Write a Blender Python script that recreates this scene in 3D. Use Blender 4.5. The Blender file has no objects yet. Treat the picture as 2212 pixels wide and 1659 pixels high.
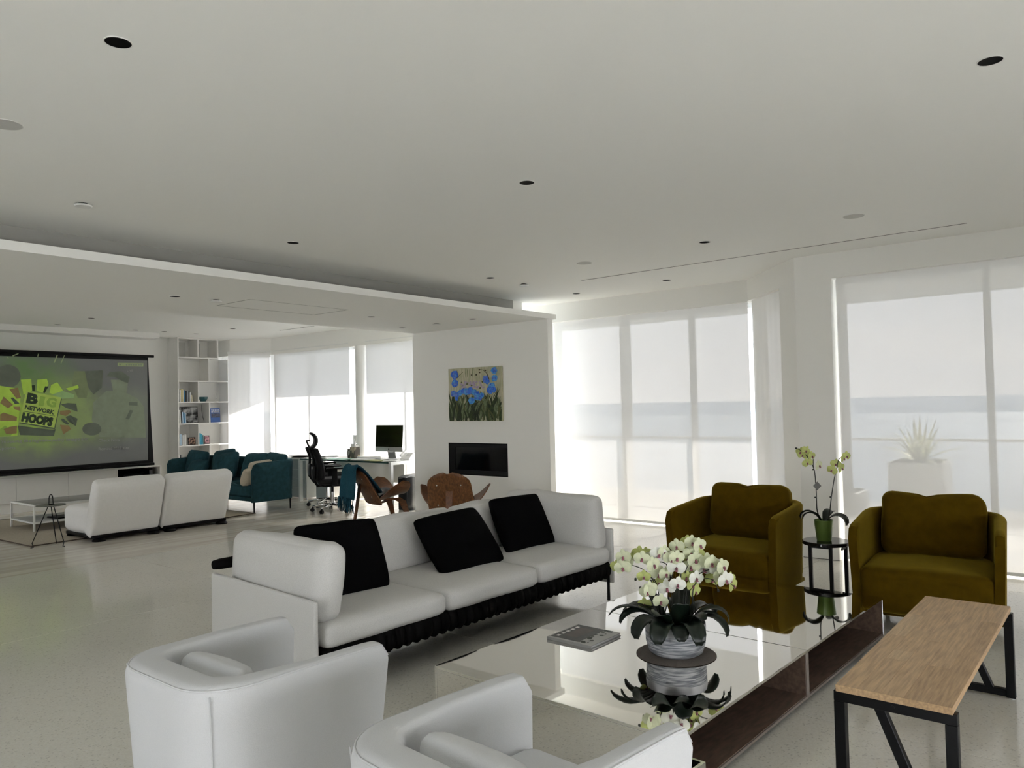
import bpy, bmesh, math, random
from mathutils import Vector, Matrix, noise
PI = math.pi
SC = bpy.context.scene
COL = SC.collection
random.seed(7)

# ------------------------------------------------------------------ camera
W_PX, H_PX = 2212, 1659
F_PX = 1653.99
YAW, PITCH, ROLL = math.radians(39.0037), math.radians(1.6592), math.radians(-1.2333)
EYE = Vector((0, 0, 1.55))
_f = Vector((math.cos(YAW), math.sin(YAW), 0)); _r = Vector((math.sin(YAW), -math.cos(YAW), 0)); _u = Vector((0, 0, 1))
FW = _f*math.cos(PITCH) + _u*math.sin(PITCH); _u2 = _u*math.cos(PITCH) - _f*math.sin(PITCH)
RT = _r*math.cos(ROLL) + _u2*math.sin(ROLL); UP = _u2*math.cos(ROLL) - _r*math.sin(ROLL)
cd = bpy.data.cameras.new('camera'); cd.sensor_width = 36; cd.lens = F_PX/W_PX*36; cd.clip_end = 60000; cd.clip_start = .05
cam = bpy.data.objects.new('camera', cd); COL.objects.link(cam)
cam.matrix_world = Matrix(((RT.x, UP.x, -FW.x, EYE.x), (RT.y, UP.y, -FW.y, EYE.y), (RT.z, UP.z, -FW.z, EYE.z), (0, 0, 0, 1)))
SC.camera = cam

# ------------------------------------------------------------------ sky, sun, exposure
wd = bpy.data.worlds.new('world'); SC.world = wd; wd.use_nodes = True
nt = wd.node_tree; nt.nodes.clear()
def wn(t, **k):
    n = nt.nodes.new(t)
    for a, b in k.items(): setattr(n, a, b)
    return n
tc = wn('ShaderNodeTexCoord'); sx = wn('ShaderNodeSeparateXYZ'); nt.links.new(tc.outputs['Generated'], sx.inputs[0])
rp = wn('ShaderNodeValToRGB'); nt.links.new(sx.outputs['Z'], rp.inputs[0])
for i, (p, c) in enumerate(((0.0, (.92, .93, .95, 1)), (.16, (.82, .86, .92, 1)), (.45, (.62, .71, .87, 1)), (1, (.42, .56, .80, 1)))):
    e = rp.color_ramp.elements[i] if i < 2 else rp.color_ramp.elements.new(p)
    e.position = p; e.color = c
cl = wn('ShaderNodeTexNoise'); cl.inputs['Scale'].default_value = 2.6; cl.inputs['Detail'].default_value = 7
mpw = wn('ShaderNodeMapping'); mpw.inputs['Scale'].default_value = (1, 1, 4.5)
nt.links.new(tc.outputs['Generated'], mpw.inputs[0]); nt.links.new(mpw.outputs[0], cl.inputs[0])
cr = wn('ShaderNodeValToRGB'); cr.color_ramp.elements[0].position = .5; cr.color_ramp.elements[1].position = .68
cr.color_ramp.elements[1].color = (.75, .75, .75, 1); nt.links.new(cl.outputs[0], cr.inputs[0])
mx = wn('ShaderNodeMixRGB'); nt.links.new(cr.outputs[0], mx.inputs[0]); nt.links.new(rp.outputs[0], mx.inputs[1]); mx.inputs[2].default_value = (1, 1, 1, 1)
bg = wn('ShaderNodeBackground'); SKY = 7.5; bg.inputs[1].default_value = SKY
nt.links.new(mx.outputs[0], bg.inputs[0]); ow = wn('ShaderNodeOutputWorld'); nt.links.new(bg.outputs[0], ow.inputs[0])
sl = bpy.data.lights.new('sun', 'SUN'); sl.energy = 30.0; sl.angle = math.radians(.55); sl.color = (1, .96, .89)
so = bpy.data.objects.new('sun', sl); COL.objects.link(so)
so.rotation_euler = Vector((-1, .10, -.67)).to_track_quat('-Z', 'Y').to_euler()
so.location = (20, 0, 20)
SC.view_settings.view_transform = 'Standard'; SC.view_settings.look = 'None'
SC.view_settings.gamma = 1; SC.view_settings.use_curve_mapping = False
SC.view_settings.exposure = 0.5
SC.cycles.max_bounces = 8; SC.cycles.diffuse_bounces = 7; SC.cycles.glossy_bounces = 4
SC.cycles.transparent_max_bounces = 10; SC.cycles.transmission_bounces = 6
SC.cycles.caustics_reflective = False; SC.cycles.caustics_refractive = False
SC.cycles.sample_clamp_indirect = 6
SC.cycles.use_adaptive_sampling = True; SC.cycles.adaptive_threshold = .07; SC.cycles.adaptive_min_samples = 20

# ------------------------------------------------------------------ pixel rays (photo frame) onto real planes
def ray(x, y): return FW*F_PX + RT*(x - W_PX/2) + UP*(H_PX/2 - y)
def AX(x, y, X): d = ray(x, y); return EYE + d*(X/d.x)
def AY(x, y, Y): d = ray(x, y); return EYE + d*(Y/d.y)
def AZ(x, y, Z): d = ray(x, y); return EYE + d*((Z-EYE.z)/d.z)
def AD(x, y, depth): d = ray(x, y); return EYE + d*(depth/F_PX)

# ------------------------------------------------------------------ materials
MATS = {}
def mat(name, col, rough=.5, metal=0, spec=.5, noise_amt=0, noise_scale=8, bump=0, bump_scale=60, sheen=0, sheen_tint=None, coat=0, emit=0, stretch=None, col2=None, ramp=(.35, .65), bump_dist=.002):
    m = bpy.data.materials.new(name); m.use_nodes = True; t = m.node_tree; b = t.nodes['Principled BSDF']
    b.inputs['Base Color'].default_value = (*col, 1); b.inputs['Roughness'].default_value = rough; b.inputs['Metallic'].default_value = metal
    b.inputs['Specular IOR Level'].default_value = spec
    if sheen: b.inputs['Sheen Weight'].default_value = sheen; b.inputs['Sheen Roughness'].default_value = .4; b.inputs['Sheen Tint'].default_value = (*(sheen_tint or col), 1)
    if coat: b.inputs['Coat Weight'].default_value = coat; b.inputs['Coat Roughness'].default_value = .08
    if emit: b.inputs['Emission Color'].default_value = (*col, 1); b.inputs['Emission Strength'].default_value = emit
    co = None
    if noise_amt or bump or col2:
        co = t.nodes.new('ShaderNodeTexCoord').outputs['Object']
        if stretch:
            mp = t.nodes.new('ShaderNodeMapping'); mp.inputs['Scale'].default_value = stretch
            t.links.new(co, mp.inputs[0]); co2 = mp.outputs[0]
        else: co2 = co
    if noise_amt or col2:
        n = t.nodes.new('ShaderNodeTexNoise'); n.inputs['Scale'].default_value = noise_scale; n.inputs['Detail'].default_value = 5
        t.links.new(co2, n.inputs[0])
        r = t.nodes.new('ShaderNodeValToRGB'); r.color_ramp.elements[0].position = ramp[0]; r.color_ramp.elements[1].position = ramp[1]
        c2 = col2 if col2 else tuple(c*(1-noise_amt) for c in col)
        r.color_ramp.elements[0].color = (*c2, 1); r.color_ramp.elements[1].color = (*col, 1)
        t.links.new(n.outputs[0], r.inputs[0]); t.links.new(r.outputs[0], b.inputs['Base Color'])
        if emit: t.links.new(r.outputs[0], b.inputs['Emission Color'])
    if bump:
        n = t.nodes.new('ShaderNodeTexNoise'); n.inputs['Scale'].default_value = bump_scale; n.inputs['Detail'].default_value = 3
        t.links.new(co2 if stretch else co, n.inputs[0])
        bp = t.nodes.new('ShaderNodeBump'); bp.inputs['Strength'].default_value = bump; bp.inputs['Distance'].default_value = bump_dist
        t.links.new(n.outputs[0], bp.inputs['Height']); t.links.new(bp.outputs[0], b.inputs['Normal'])
    MATS[name] = m
    return m
mat('wall', (.89, .88, .845), .55, spec=.25, bump=.05, bump_scale=180)
mat('ceiling', (.92, .915, .885), .7, spec=.2, bump=.04, bump_scale=180)
mat('white_paint', (.82, .81, .78), .4, spec=.4, noise_amt=.02)
mat('white_metal', (.82, .82, .80), .35, spec=.5, noise_amt=.02)
mat('frame_white', (.80, .80, .78), .4, noise_amt=.02)
mat('black_metal', (.005, .005, .0055), .4, spec=.22, noise_amt=.2)
mat('black_void', (.003, .003, .003), .7, spec=.1, noise_amt=.2)
mat('black_plastic', (.007, .007, .008), .5, spec=.25, noise_amt=.2, bump=.1, bump_scale=300)
mat('black_gloss', (.003, .003, .0035), .08, spec=.3, noise_amt=.2)
mat('black_velvet', (.0035, .0035, .004), .95, spec=.05, noise_amt=.2, bump=.2, bump_scale=400)
mat('black_strap', (.005, .0045, .0045), .8, spec=.1, noise_amt=.3, bump=.3, bump_scale=300)
mat('chrome', (.75, .75, .75), .08, metal=1, noise_amt=.03)
mat('alu', (.62, .63, .64), .32, metal=.9, noise_amt=.03)
mat('sofa_fabric', (.70, .69, .67), .9, spec=.1, noise_amt=.13, noise_scale=260, bump=.5, bump_scale=420, sheen=.15)
mat('armchair_fabric', (.66, .665, .675), .9, spec=.1, noise_amt=.04, noise_scale=300, bump=.4, bump_scale=380, sheen=.1)
mat('lounge_fabric', (.88, .87, .85), .9, spec=.1, noise_amt=.03, noise_scale=40, bump=.25, bump_scale=300)
mat('mustard', (.085, .049, .002), .85, spec=.04, noise_amt=.18, noise_scale=14, bump=.2, bump_scale=240, sheen=.9, sheen_tint=(.42, .31, .04))
mat('teal', (.026, .080, .098), .78, spec=.15, noise_amt=.28, noise_scale=16, bump=.2, bump_scale=240, sheen=.10)
mat('throw', (.030, .105, .150), .95, spec=.05, noise_amt=.4, noise_scale=90, bump=.8, bump_scale=160, sheen=.3)
mat('cream_fabric', (.52, .46, .36), .9, spec=.1, noise_amt=.1, noise_scale=40, bump=.3, bump_scale=250)
mat('walnut', (.230, .088, .030), .38, noise_scale=6, col2=(.105, .038, .014), stretch=(3, 12, 12), ramp=(.3, .7), bump=.05, bump_scale=30)
mat('walnut_v', (.260, .105, .036), .38, noise_scale=6, col2=(.085, .030, .010), stretch=(9, 9, 1.0), ramp=(.3, .7), bump=.05, bump_scale=30)
mat('leather_black', (.02, .018, .017), .45, spec=.4, noise_amt=.2, bump=.2, bump_scale=150)
mat('oak', (.66, .45, .25), .5, noise_scale=5, col2=(.40, .265, .15), stretch=(1.2, 16, 16), ramp=(.3, .7), bump=.06, bump_scale=20)
mat('oak2', (.58, .385, .205), .5, noise_scale=6, col2=(.36, .235, .13), stretch=(1.4, 18, 18), ramp=(.3, .7), bump=.06, bump_scale=20)
mat('oak3', (.70, .50, .29), .5, noise_scale=7, col2=(.45, .31, .18), stretch=(1.0, 15, 15), ramp=(.3, .7), bump=.06, bump_scale=20)
mat('table_steel', (.86, .845, .81), .025, metal=1, bump=.035, bump_scale=2.2, bump_dist=.01)
mat('table_inside', (.20, .135, .10), .45, spec=.4, noise_scale=7, col2=(.12, .082, .062), stretch=(1.5, 6, 6))
mat('table_edge', (.30, .26, .23), .35, metal=.6, noise_amt=.1)
mat('marble_dark', (.035, .033, .035), .06, spec=.6, noise_scale=7, col2=(.008, .008, .009), ramp=(.45, .62))
mat('glass_edge', (.03, .085, .075), .1, spec=.6, noise_amt=.1)
mat('pot_green', (.165, .260, .060), .3, spec=.5, noise_amt=.06)
mat('leaf', (.006, .013, .008), .35, spec=.5, noise_amt=.35, noise_scale=30)
mat('stem', (.016, .018, .012), .5, noise_amt=.3)
mat('petal', (.73, .77, .53), .6, spec=.2, noise_amt=.10, noise_scale=50, sheen=.1)
mat('petal_green', (.56, .62, .22), .6, spec=.2, noise_amt=.14, noise_scale=50, sheen=.1)
mat('petal_white', (.84, .85, .76), .6, spec=.2, noise_amt=.06, noise_scale=50, sheen=.1)
mat('lip', (.36, .12, .16), .5, noise_amt=.5, noise_scale=120)
mat('moss', (.030, .036, .012), .95, noise_amt=.6, noise_scale=60, bump=1, bump_scale=90, bump_dist=.01)
mat('pot_wash', (.60, .61, .62), .6, noise_scale=4, col2=(.20, .215, .235), stretch=(3, 3, 42), ramp=(.42, .62), bump=.3, bump_scale=40)
mat('pot_white', (.68, .68, .69), .6, noise_amt=.1, noise_scale=8, bump=.3, bump_scale=40)
mat('mat_weave', (.16, .135, .115), .8, noise_amt=.45, noise_scale=420, bump=.8, bump_scale=420)
mat('grey_card', (.145, .145, .135), .6, noise_amt=.05)
mat('paper', (.80, .80, .78), .7, noise_amt=.03)
mat('paper_green', (.45, .72, .62), .6, noise_amt=.03)
mat('paper_yellow', (.72, .70, .40), .6, noise_amt=.03)
mat('rug', (.52, .47, .385), .95, spec=.05, noise_amt=.16, noise_scale=60, bump=.8, bump_scale=180)
mat('rug_edge', (.13, .10, .075), .9, noise_amt=.2)
mat('stone_terrace', (.62, .60, .55), .7, noise_amt=.08, noise_scale=4)
mat('sea', (.30, .37, .41), .35, noise_amt=.25, noise_scale=.01)
mat('hill', (.24, .30, .36), .9, noise_amt=.2, noise_scale=.01)
mat('agave', (.80, .80, .55), .6, noise_amt=.2, noise_scale=20)
mat('pot_ext', (.75, .75, .73), .6, noise_amt=.03)
mat('grey_drawer', (.33, .37, .38), .45, noise_amt=.03)
mat('bowl_teal', (.03, .12, .13), .3, noise_amt=.25, noise_scale=25)
mat('tower_side', (.02, .021, .023), .25, noise_amt=.1)
mat('tower_top', (.12, .125, .13), .35, noise_amt=.1)

def terrazzo(name, base, chips, rough):
    m = bpy.data.materials.new(name); m.use_nodes = True; t = m.node_tree; b = t.nodes['Principled BSDF']
    co = t.nodes.new('ShaderNodeTexCoord').outputs['Object']
    v = t.nodes.new('ShaderNodeTexVoronoi'); v.inputs['Scale'].default_value = 130; t.links.new(co, v.inputs[0])
    sp = t.nodes.new('ShaderNodeSeparateColor'); t.links.new(v.outputs['Color'], sp.inputs[0])
    r = t.nodes.new('ShaderNodeValToRGB'); r.color_ramp.interpolation = 'CONSTANT'
    r.color_ramp.elements[0].position = 0; r.color_ramp.elements[0].color = (*[c*.80 for c in base], 1)
    r.color_ramp.elements[1].position = .05; r.color_ramp.elements[1].color = (*base, 1)
    e = r.color_ramp.elements.new(.55); e.color = (*[c*1.05 for c in base], 1)
    e = r.color_ramp.elements.new(.82); e.color = (*chips, 1)
    t.links.new(sp.outputs[0], r.inputs[0])
    n = t.nodes.new('ShaderNodeTexNoise'); n.inputs['Scale'].default_value = 1.3; n.inputs['Detail'].default_value = 4; t.links.new(co, n.inputs[0])
    mr = t.nodes.new('ShaderNodeMapRange'); mr.inputs[3].default_value = .93; mr.inputs[4].default_value = 1.05; t.links.new(n.outputs[0], mr.inputs[0])
    vm = t.nodes.new('ShaderNodeVectorMath'); vm.operation = 'SCALE'; t.links.new(r.outputs[0], vm.inputs[0]); t.links.new(mr.outputs[0], vm.inputs['Scale'])
    t.links.new(vm.outputs[0], b.inputs['Base Color'])
    b.inputs['Roughness'].default_value = rough; b.inputs['Specular IOR Level'].default_value = .5
    n2 = t.nodes.new('ShaderNodeTexNoise'); n2.inputs['Scale'].default_value = 3.5; n2.inputs['Detail'].default_value = 4; t.links.new(co, n2.inputs[0])
    mr2 = t.nodes.new('ShaderNodeMapRange'); mr2.inputs[3].default_value = rough*.7; mr2.inputs[4].default_value = rough*1.4
    t.links.new(n2.outputs[0], mr2.inputs[0]); t.links.new(mr2.outputs[0], b.inputs['Roughness'])
    MATS[name] = m
terrazzo('terrazzo', (.73, .71, .635), (.76, .745, .68), .11)
def travertine(name):
    m = bpy.data.materials.new(name); m.use_nodes = True; t = m.node_tree; b = t.nodes['Principled BSDF']
    co = t.nodes.new('ShaderNodeTexCoord').outputs['Object']
    mp = t.nodes.new('ShaderNodeMapping'); mp.inputs['Scale'].default_value = (.35, 5.5, 1); t.links.new(co, mp.inputs[0])
    n = t.nodes.new('ShaderNodeTexNoise'); n.inputs['Scale'].default_value = 1.6; n.inputs['Detail'].default_value = 8; t.links.new(mp.outputs[0], n.inputs[0])
    r = t.nodes.new('ShaderNodeValToRGB'); r.color_ramp.elements[0].position = .3; r.color_ramp.elements[1].position = .7
    r.color_ramp.elements[0].color = (.60, .55, .47, 1); r.color_ramp.elements[1].color = (.74, .70, .62, 1)
    t.links.new(n.outputs[0], r.inputs[0]); t.links.new(r.outputs[0], b.inputs['Base Color'])
    mr2 = t.nodes.new('ShaderNodeMapRange'); mr2.inputs[3].default_value = .08; mr2.inputs[4].default_value = .28
    t.links.new(n.outputs[0], mr2.inputs[0]); t.links.new(mr2.outputs[0], b.inputs['Roughness'])
    MATS[name] = m
travertine('travertine')
def blind_mat(name, col, openness, trans):
    m = bpy.data.materials.new(name); m.use_nodes = True; t = m.node_tree; t.nodes.clear()
    o = t.nodes.new('ShaderNodeOutputMaterial'); tr = t.nodes.new('ShaderNodeBsdfTransparent')
    tl = t.nodes.new('ShaderNodeBsdfTranslucent'); df = t.nodes.new('ShaderNodeBsdfDiffuse')
    co = t.nodes.new('ShaderNodeTexCoord').outputs['Object']
    n = t.nodes.new('ShaderNodeTexNoise'); n.inputs['Scale'].default_value = 2.2; n.inputs['Detail'].default_value = 6; t.links.new(co, n.inputs[0])
    r = t.nodes.new('ShaderNodeValToRGB'); r.color_ramp.elements[0].color = (*[c*.955 for c in col], 1); r.color_ramp.elements[1].color = (*col, 1); t.links.new(n.outputs[0], r.inputs[0])
    t.links.new(r.outputs[0], tl.inputs[0]); t.links.new(r.outputs[0], df.inputs[0])
    m1 = t.nodes.new('ShaderNodeMixShader'); m1.inputs[0].default_value = trans; t.links.new(df.outputs[0], m1.inputs[1]); t.links.new(tl.outputs[0], m1.inputs[2])
    m2 = t.nodes.new('ShaderNodeMixShader'); m2.inputs[0].default_value = openness; t.links.new(m1.outputs[0], m2.inputs[1]); t.links.new(tr.outputs[0], m2.inputs[2])
    t.links.new(m2.outputs[0], o.inputs[0]); MATS[name] = m
blind_mat('blind', (.90, .89, .88), .036, .027)
blind_mat('blind_office', (.90, .89, .88), .033, .096)
blind_mat('frosted', (.9, .9, .9), .0, .10)
def glass_mat(name, tint, refl):
    m = bpy.data.materials.new(name); m.use_nodes = True; t = m.node_tree; t.nodes.clear()
    o = t.nodes.new('ShaderNodeOutputMaterial'); tr = t.nodes.new('ShaderNodeBsdfTransparent'); tr.inputs[0].default_value = (*tint, 1)
    gl = t.nodes.new('ShaderNodeBsdfGlossy'); gl.inputs['Roughness'].default_value = .01
    lw = t.nodes.new('ShaderNodeFresnel'); lw.inputs[0].default_value = 1.45
    mu = t.nodes.new('ShaderNodeMath'); mu.operation = 'MULTIPLY'; mu.inputs[1].default_value = refl; t.links.new(lw.outputs[0], mu.inputs[0])
    ms = t.nodes.new('ShaderNodeMixShader'); t.links.new(mu.outputs[0], ms.inputs[0]); t.links.new(tr.outputs[0], ms.inputs[1]); t.links.new(gl.outputs[0], ms.inputs[2])
    t.links.new(ms.outputs[0], o.inputs[0]); MATS[name] = m
glass_mat('glass', (.96, .955, .955), .8)
glass_mat('glass_top', (.80, .92, .88), 1.0)
glass_mat('glass_fire', (.35, .36, .36), 1.0)

# ------------------------------------------------------------------ builders
class B:
    def __init__(s): s.bm = bmesh.new()
    def box(s, x0, x1, y0, y1, z0, z1, bev=0, seg=2, M=None):
        mt = Matrix.Translation(((x0+x1)/2, (y0+y1)/2, (z0+z1)/2)) @ Matrix.Diagonal((abs(x1-x0), abs(y1-y0), abs(z1-z0), 1))
        if M: mt = M @ mt
        r = bmesh.ops.create_cube(s.bm, size=1, matrix=mt)
        if bev:
            es = list({e for v in r['verts'] for e in v.link_edges})
            bmesh.ops.bevel(s.bm, geom=es, offset=bev, segments=seg, affect='EDGES', profile=.5)
        return s
    def cyl(s, p0, p1, r0, r1=None, seg=16, caps=True):
        p0, p1 = Vector(p0), Vector(p1); r1 = r0 if r1 is None else r1; d = p1-p0
        q = d.to_track_quat('Z', 'Y').to_matrix().to_4x4()
        mt = Matrix.Translation((p0+p1)/2) @ q
        bmesh.ops.create_cone(s.bm, cap_ends=caps, segments=seg, radius1=r0, radius2=r1, depth=d.length, matrix=mt)
        return s
    def tube(s, pts, r, seg=8, closed=False, caps=True):
        pts = [Vector(p) for p in pts]; n = len(pts); rings = []
        up = None
        for i, p in enumerate(pts):
            a = pts[(i-1) % n] if (closed or i > 0) else p; c = pts[(i+1) % n] if (closed or i < n-1) else p
            t = (c-a).normalized()
            if up is None:
                up = Vector((0, 0, 1)) if abs(t.z) < .9 else Vector((1, 0, 0))
            sd = t.cross(up).normalized(); up = sd.cross(t).normalized()
            rr = r[i] if isinstance(r, (list, tuple)) else r
            rings.append([s.bm.verts.new(p + (sd*math.cos(2*PI*k/seg) + up*math.sin(2*PI*k/seg))*rr) for k in range(seg)])
        for i in range(n if closed else n-1):
            A, C = rings[i], rings[(i+1) % n]
            for k in range(seg): s.bm.faces.new((A[k], A[(k+1) % seg], C[(k+1) % seg], C[k]))
        if caps and not closed:
            s.bm.faces.new(rings[0]); s.bm.faces.new(list(reversed(rings[-1])))
        return s
    def lathe(s, prof, seg=32, c=(0, 0, 0)):
        rings = []
        for (r, z) in prof:
            if r < 1e-5: rings.append([s.bm.verts.new((c[0], c[1], c[2]+z))])
            else: rings.append([s.bm.verts.new((c[0]+r*math.cos(2*PI*k/seg), c[1]+r*math.sin(2*PI*k/seg), c[2]+z)) for k in range(seg)])
        for A, C in zip(rings, rings[1:]):
            for k in range(seg):
                a = [A[k % len(A)], A[(k+1) % len(A)], C[(k+1) % len(C)], C[k % len(C)]]
                a = list(dict.fromkeys(a))
                if len(a) > 2: s.bm.faces.new(a)
        return s
    def poly(s, pts):
        s.bm.faces.new([s.bm.verts.new(p) for p in pts]); return s
    def slab(s, pts, off):       # planar outline given thickness by the vector off
        off = Vector(off); a = [s.bm.verts.new(Vector(p)) for p in pts]; b = [s.bm.verts.new(Vector(p)+off) for p in pts]; n = len(a)
        s.bm.faces.new(a); s.bm.faces.new(list(reversed(b)))
        for i in range(n): s.bm.faces.new((a[i], b[i], b[(i+1) % n], a[(i+1) % n]))
        return s
    def grid(s, rows, thick=None, close_u=False):   # rows of points -> surface; thick = offset distance along normals
        V = [[s.bm.verts.new(Vector(p)) for p in r] for r in rows]
        fs = []
        for i in range(len(V)-1):
            n = len(V[i])
            for k in range(n if close_u else n-1):
                fs.append(s.bm.faces.new((V[i][k], V[i][(k+1) % n], V[i+1][(k+1) % n], V[i+1][k])))
        if thick:
            s.bm.normal_update()
            bmesh.ops.solidify(s.bm, geom=fs, thickness=thick)
        return s
    def cushion(s, sx, sy, sz, r=.04, cuts=9, bulge=(0, 0, 0), wr=0, freq=7, seed=0, M=None):
        t = bmesh.new(); bmesh.ops.create_cube(t, size=2); bmesh.ops.subdivide_edges(t, edges=t.edges[:], cuts=cuts, use_grid_fill=True)
        h = Vector((sx/2, sy/2, sz/2)); r = min(r, h.x*.98, h.y*.98, h.z*.98); off = Vector((seed*3.7, seed*1.3, seed*5.1))
        for v in t.verts:
            p = v.co; q = Vector([math.copysign(1-(1-min(1, abs(c)))**1.6, c) for c in p]); pn = q.copy()
            q = Vector((q.x*h.x, q.y*h.y, q.z*h.z))
            c = Vector([max(-(h[i]-r), min(h[i]-r, q[i])) for i in range(3)]); d = q-c
            if d.length > 1e-9: q = c + d.normalized()*r
            f = lambda a: 1-a*a
            q.x += math.copysign(bulge[0]*f(pn.y)*f(pn.z), pn.x) if abs(p.x) > .99 else 0
            q.y += math.copysign(bulge[1]*f(pn.x)*f(pn.z), pn.y) if abs(p.y) > .99 else 0
            q.z += math.copysign(bulge[2]*f(pn.x)*f(pn.y), pn.z) if abs(p.z) > .99 else 0
            if wr:
                nn = q.normalized()
                q += nn*wr*noise.noise(q*freq+off)
            v.co = q
        if M: bmesh.ops.transform(t, matrix=M, verts=t.verts[:])
        me = bpy.data.meshes.new('tmp'); t.to_mesh(me); t.free(); s.bm.from_mesh(me); bpy.data.meshes.remove(me)
        return s
    def done(s, name, m, parent=None, smooth=False, loc=None, rot=None, label=None, normals=True):
        if normals: bmesh.ops.recalc_face_normals(s.bm, faces=s.bm.faces[:])
        me = bpy.data.meshes.new(name); s.bm.to_mesh(me); s.bm.free()
        me.materials.append(MATS[m] if isinstance(m, str) else m)
        if smooth:
            for p in me.polygons: p.use_smooth = True
            if smooth == 'auto':
                me.set_sharp_from_angle(angle=math.radians(38))
        return link(name, me, parent, loc, rot, label)
def link(name, me, parent=None, loc=None, rot=None, label=None):
    o = bpy.data.objects.new(name, me); COL.objects.link(o)
    if parent: o.parent = parent
    if loc: o.location = loc
    if rot: o.rotation_euler = rot
    if label: o['label'] = label
    return o
def tag(o, label, cat, group=None, kind=None):
    o['label'] = label; o['category'] = cat
    if group: o['group'] = group
    if kind: o['kind'] = kind
    return o
def thing(name, label, cat, loc=(0, 0, 0), rz=0, group=None):
    o = bpy.data.objects.new(name, None); COL.objects.link(o); o.location = loc; o.rotation_euler = (0, 0, rz); o.empty_display_size = .1
    return tag(o, label, cat, group)
def struct(o): o['kind'] = 'structure'; return o
def dup(root, loc, rz, label, group=None):
    r = root.copy(); COL.objects.link(r); r.location = loc; r.rotation_euler = (0, 0, rz); r['label'] = label
    if group: r['group'] = group
    for ch in list(root.children):
        c = ch.copy(); COL.objects.link(c); c.parent = r
        for g in list(ch.children):
            d = g.copy(); COL.objects.link(d); d.parent = c
    return r
def textmesh(txt, size, m, name, parent, M, bold=0, spacing=1, xs=1, depth=.0008, align='CENTER'):
    cu = bpy.data.curves.new('txt', 'FONT'); cu.body = txt; cu.size = size; cu.align_x = align; cu.align_y = 'CENTER'; cu.space_character = spacing
    cu.offset = bold; cu.extrude = depth; cu.resolution_u = 2
    o = bpy.data.objects.new('txt', cu); me = bpy.data.meshes.new_from_object(o); bpy.data.objects.remove(o); bpy.data.curves.remove(cu)
    me.transform(M @ Matrix.Diagonal((xs, 1, 1, 1))); me.materials.clear(); me.materials.append(MATS[m]); me.name = name
    return link(name, me, parent)
# ------------------------------------------------------------------ room shell
ZC, ZS, ZO = 2.97, 2.68, 3.0            # main ceiling, lowered soffit, office ceiling
XB = -4.2                               # wall behind the camera
YR = -3.2                               # wall on the right, outside the picture
YB = 14.42                              # wall behind the projection screen
fl = struct(B().box(XB-.2, 9.05, YR-.2, 15.4, -.25, -.03).done('floor', 'wall'))
def floor_slab(x0, x1, y0, y1, m):
    g = .0025
    return B().box(x0+g, x1-g, y0+g, y1-g, -.03, 0, .0012, 1).done('floor_slab', m, fl)
xs = [XB, -3.0, .42, 3.84, 7.21, 9.05]; ys = [YR, -1.25, 2.41, 6.06, 8.51]
for a in range(len(xs)-1):
    for b in range(len(ys)-1): floor_slab(xs[a], xs[a+1], ys[b], ys[b+1], 'terrazzo')
ys2 = [8.51, 10.1, 11.7, 13.3, 15.4]
for a in range(len(xs)-1):
    for b in range(len(ys2)-1): floor_slab(xs[a]+(.9 if 0 < a else 0), xs[a+1]+(.9 if a < len(xs)-2 else 0), ys2[b], ys2[b+1], 'travertine')
ce = struct(B().box(XB-.2, 8.97, YR-.2, 6.5, ZC, 3.3).done('ceiling', 'ceiling'))
B().box(XB-.2, 8.2, 6.44, 8.42, ZS, 3.3).done('soffit', 'ceiling', ce)
B().box(XB-.2, 8.2, 5.87, 6.44, ZS, ZS+.066).done('cove_lip', 'ceiling', ce)
mat('cove_shade_grey', (.40, .395, .37), .8, noise_amt=.03)
B().box(XB-.2, 8.0, 6.432, 6.44, ZS+.066, ZC).done('cove_shade_panel', 'cove_shade_grey', ce)  # added panel, its grey stands in for the shade inside the recess
B().box(XB-.2, 8.97, 8.42, 15.4, ZO, 3.3).done('office_ceiling', 'ceiling', ce)
B().box(8.2, 8.97, 6.5, 8.42, ZO, 3.3).done('bay_ceiling', 'ceiling', ce)
# access hatch in the soffit: four thin shadow lines
hx0, hx1, hy0, hy1 = 4.315, 5.555, 6.86, 7.485
b = B()
for (x0, x1, y0, y1) in ((hx0, hx1, hy0-.003, hy0+.003), (hx0, hx1, hy1-.003, hy1+.003), (hx0-.004, hx0+.004, hy0, hy1), (hx1-.004, hx1+.004, hy0, hy1)):
    b.box(x0, x1, y0, y1, ZS-.001, ZS+.001)
b.done('hatch_joint', 'grey_card', ce)
# walls
struct(B().box(XB, 9.05, YB, YB+.2, 0, 3.2).done('wall_screen', 'wall'))
wq = B()                                # wall on the right, outside the picture: low openings added to let in fill light
FILL_OPEN = [(-3.8, -1.4), (-1.0, 1.4), (1.8, 4.4)]; RZ = 1.45
xx_ = XB-.2
for (a, c) in FILL_OPEN:
    wq.box(xx_, a, YR-.2, YR, 0, 3.2); wq.box(a, c, YR-.2, YR, RZ, 3.2); xx_ = c
wq.box(xx_, 8.1, YR-.2, YR, 0, 3.2)
struct(wq.done('wall_right', 'wall'))
for i, (a, c) in enumerate(FILL_OPEN):
    w = struct(B().box(a, a+.05, YR-.14, YR-.07, .0, RZ).box(c-.05, c, YR-.14, YR-.07, .0, RZ).box(a+.05, c-.05, YR-.14, YR-.07, RZ-.06, RZ).box(a+.05, c-.05, YR-.14, YR-.07, .0, .06).box((a+c)/2-.025, (a+c)/2+.025, YR-.14, YR-.07, .06, RZ-.06).done('window_%d' % (i+11), 'frame_white'))  # windows added in the unseen wall for fill light
    for (x0, x1) in ((a+.05, (a+c)/2-.025), ((a+c)/2+.025, c-.05)): B().box(x0, x1, YR-.108, YR-.102, .06, RZ-.06).done('pane', 'glass', w)
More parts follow.
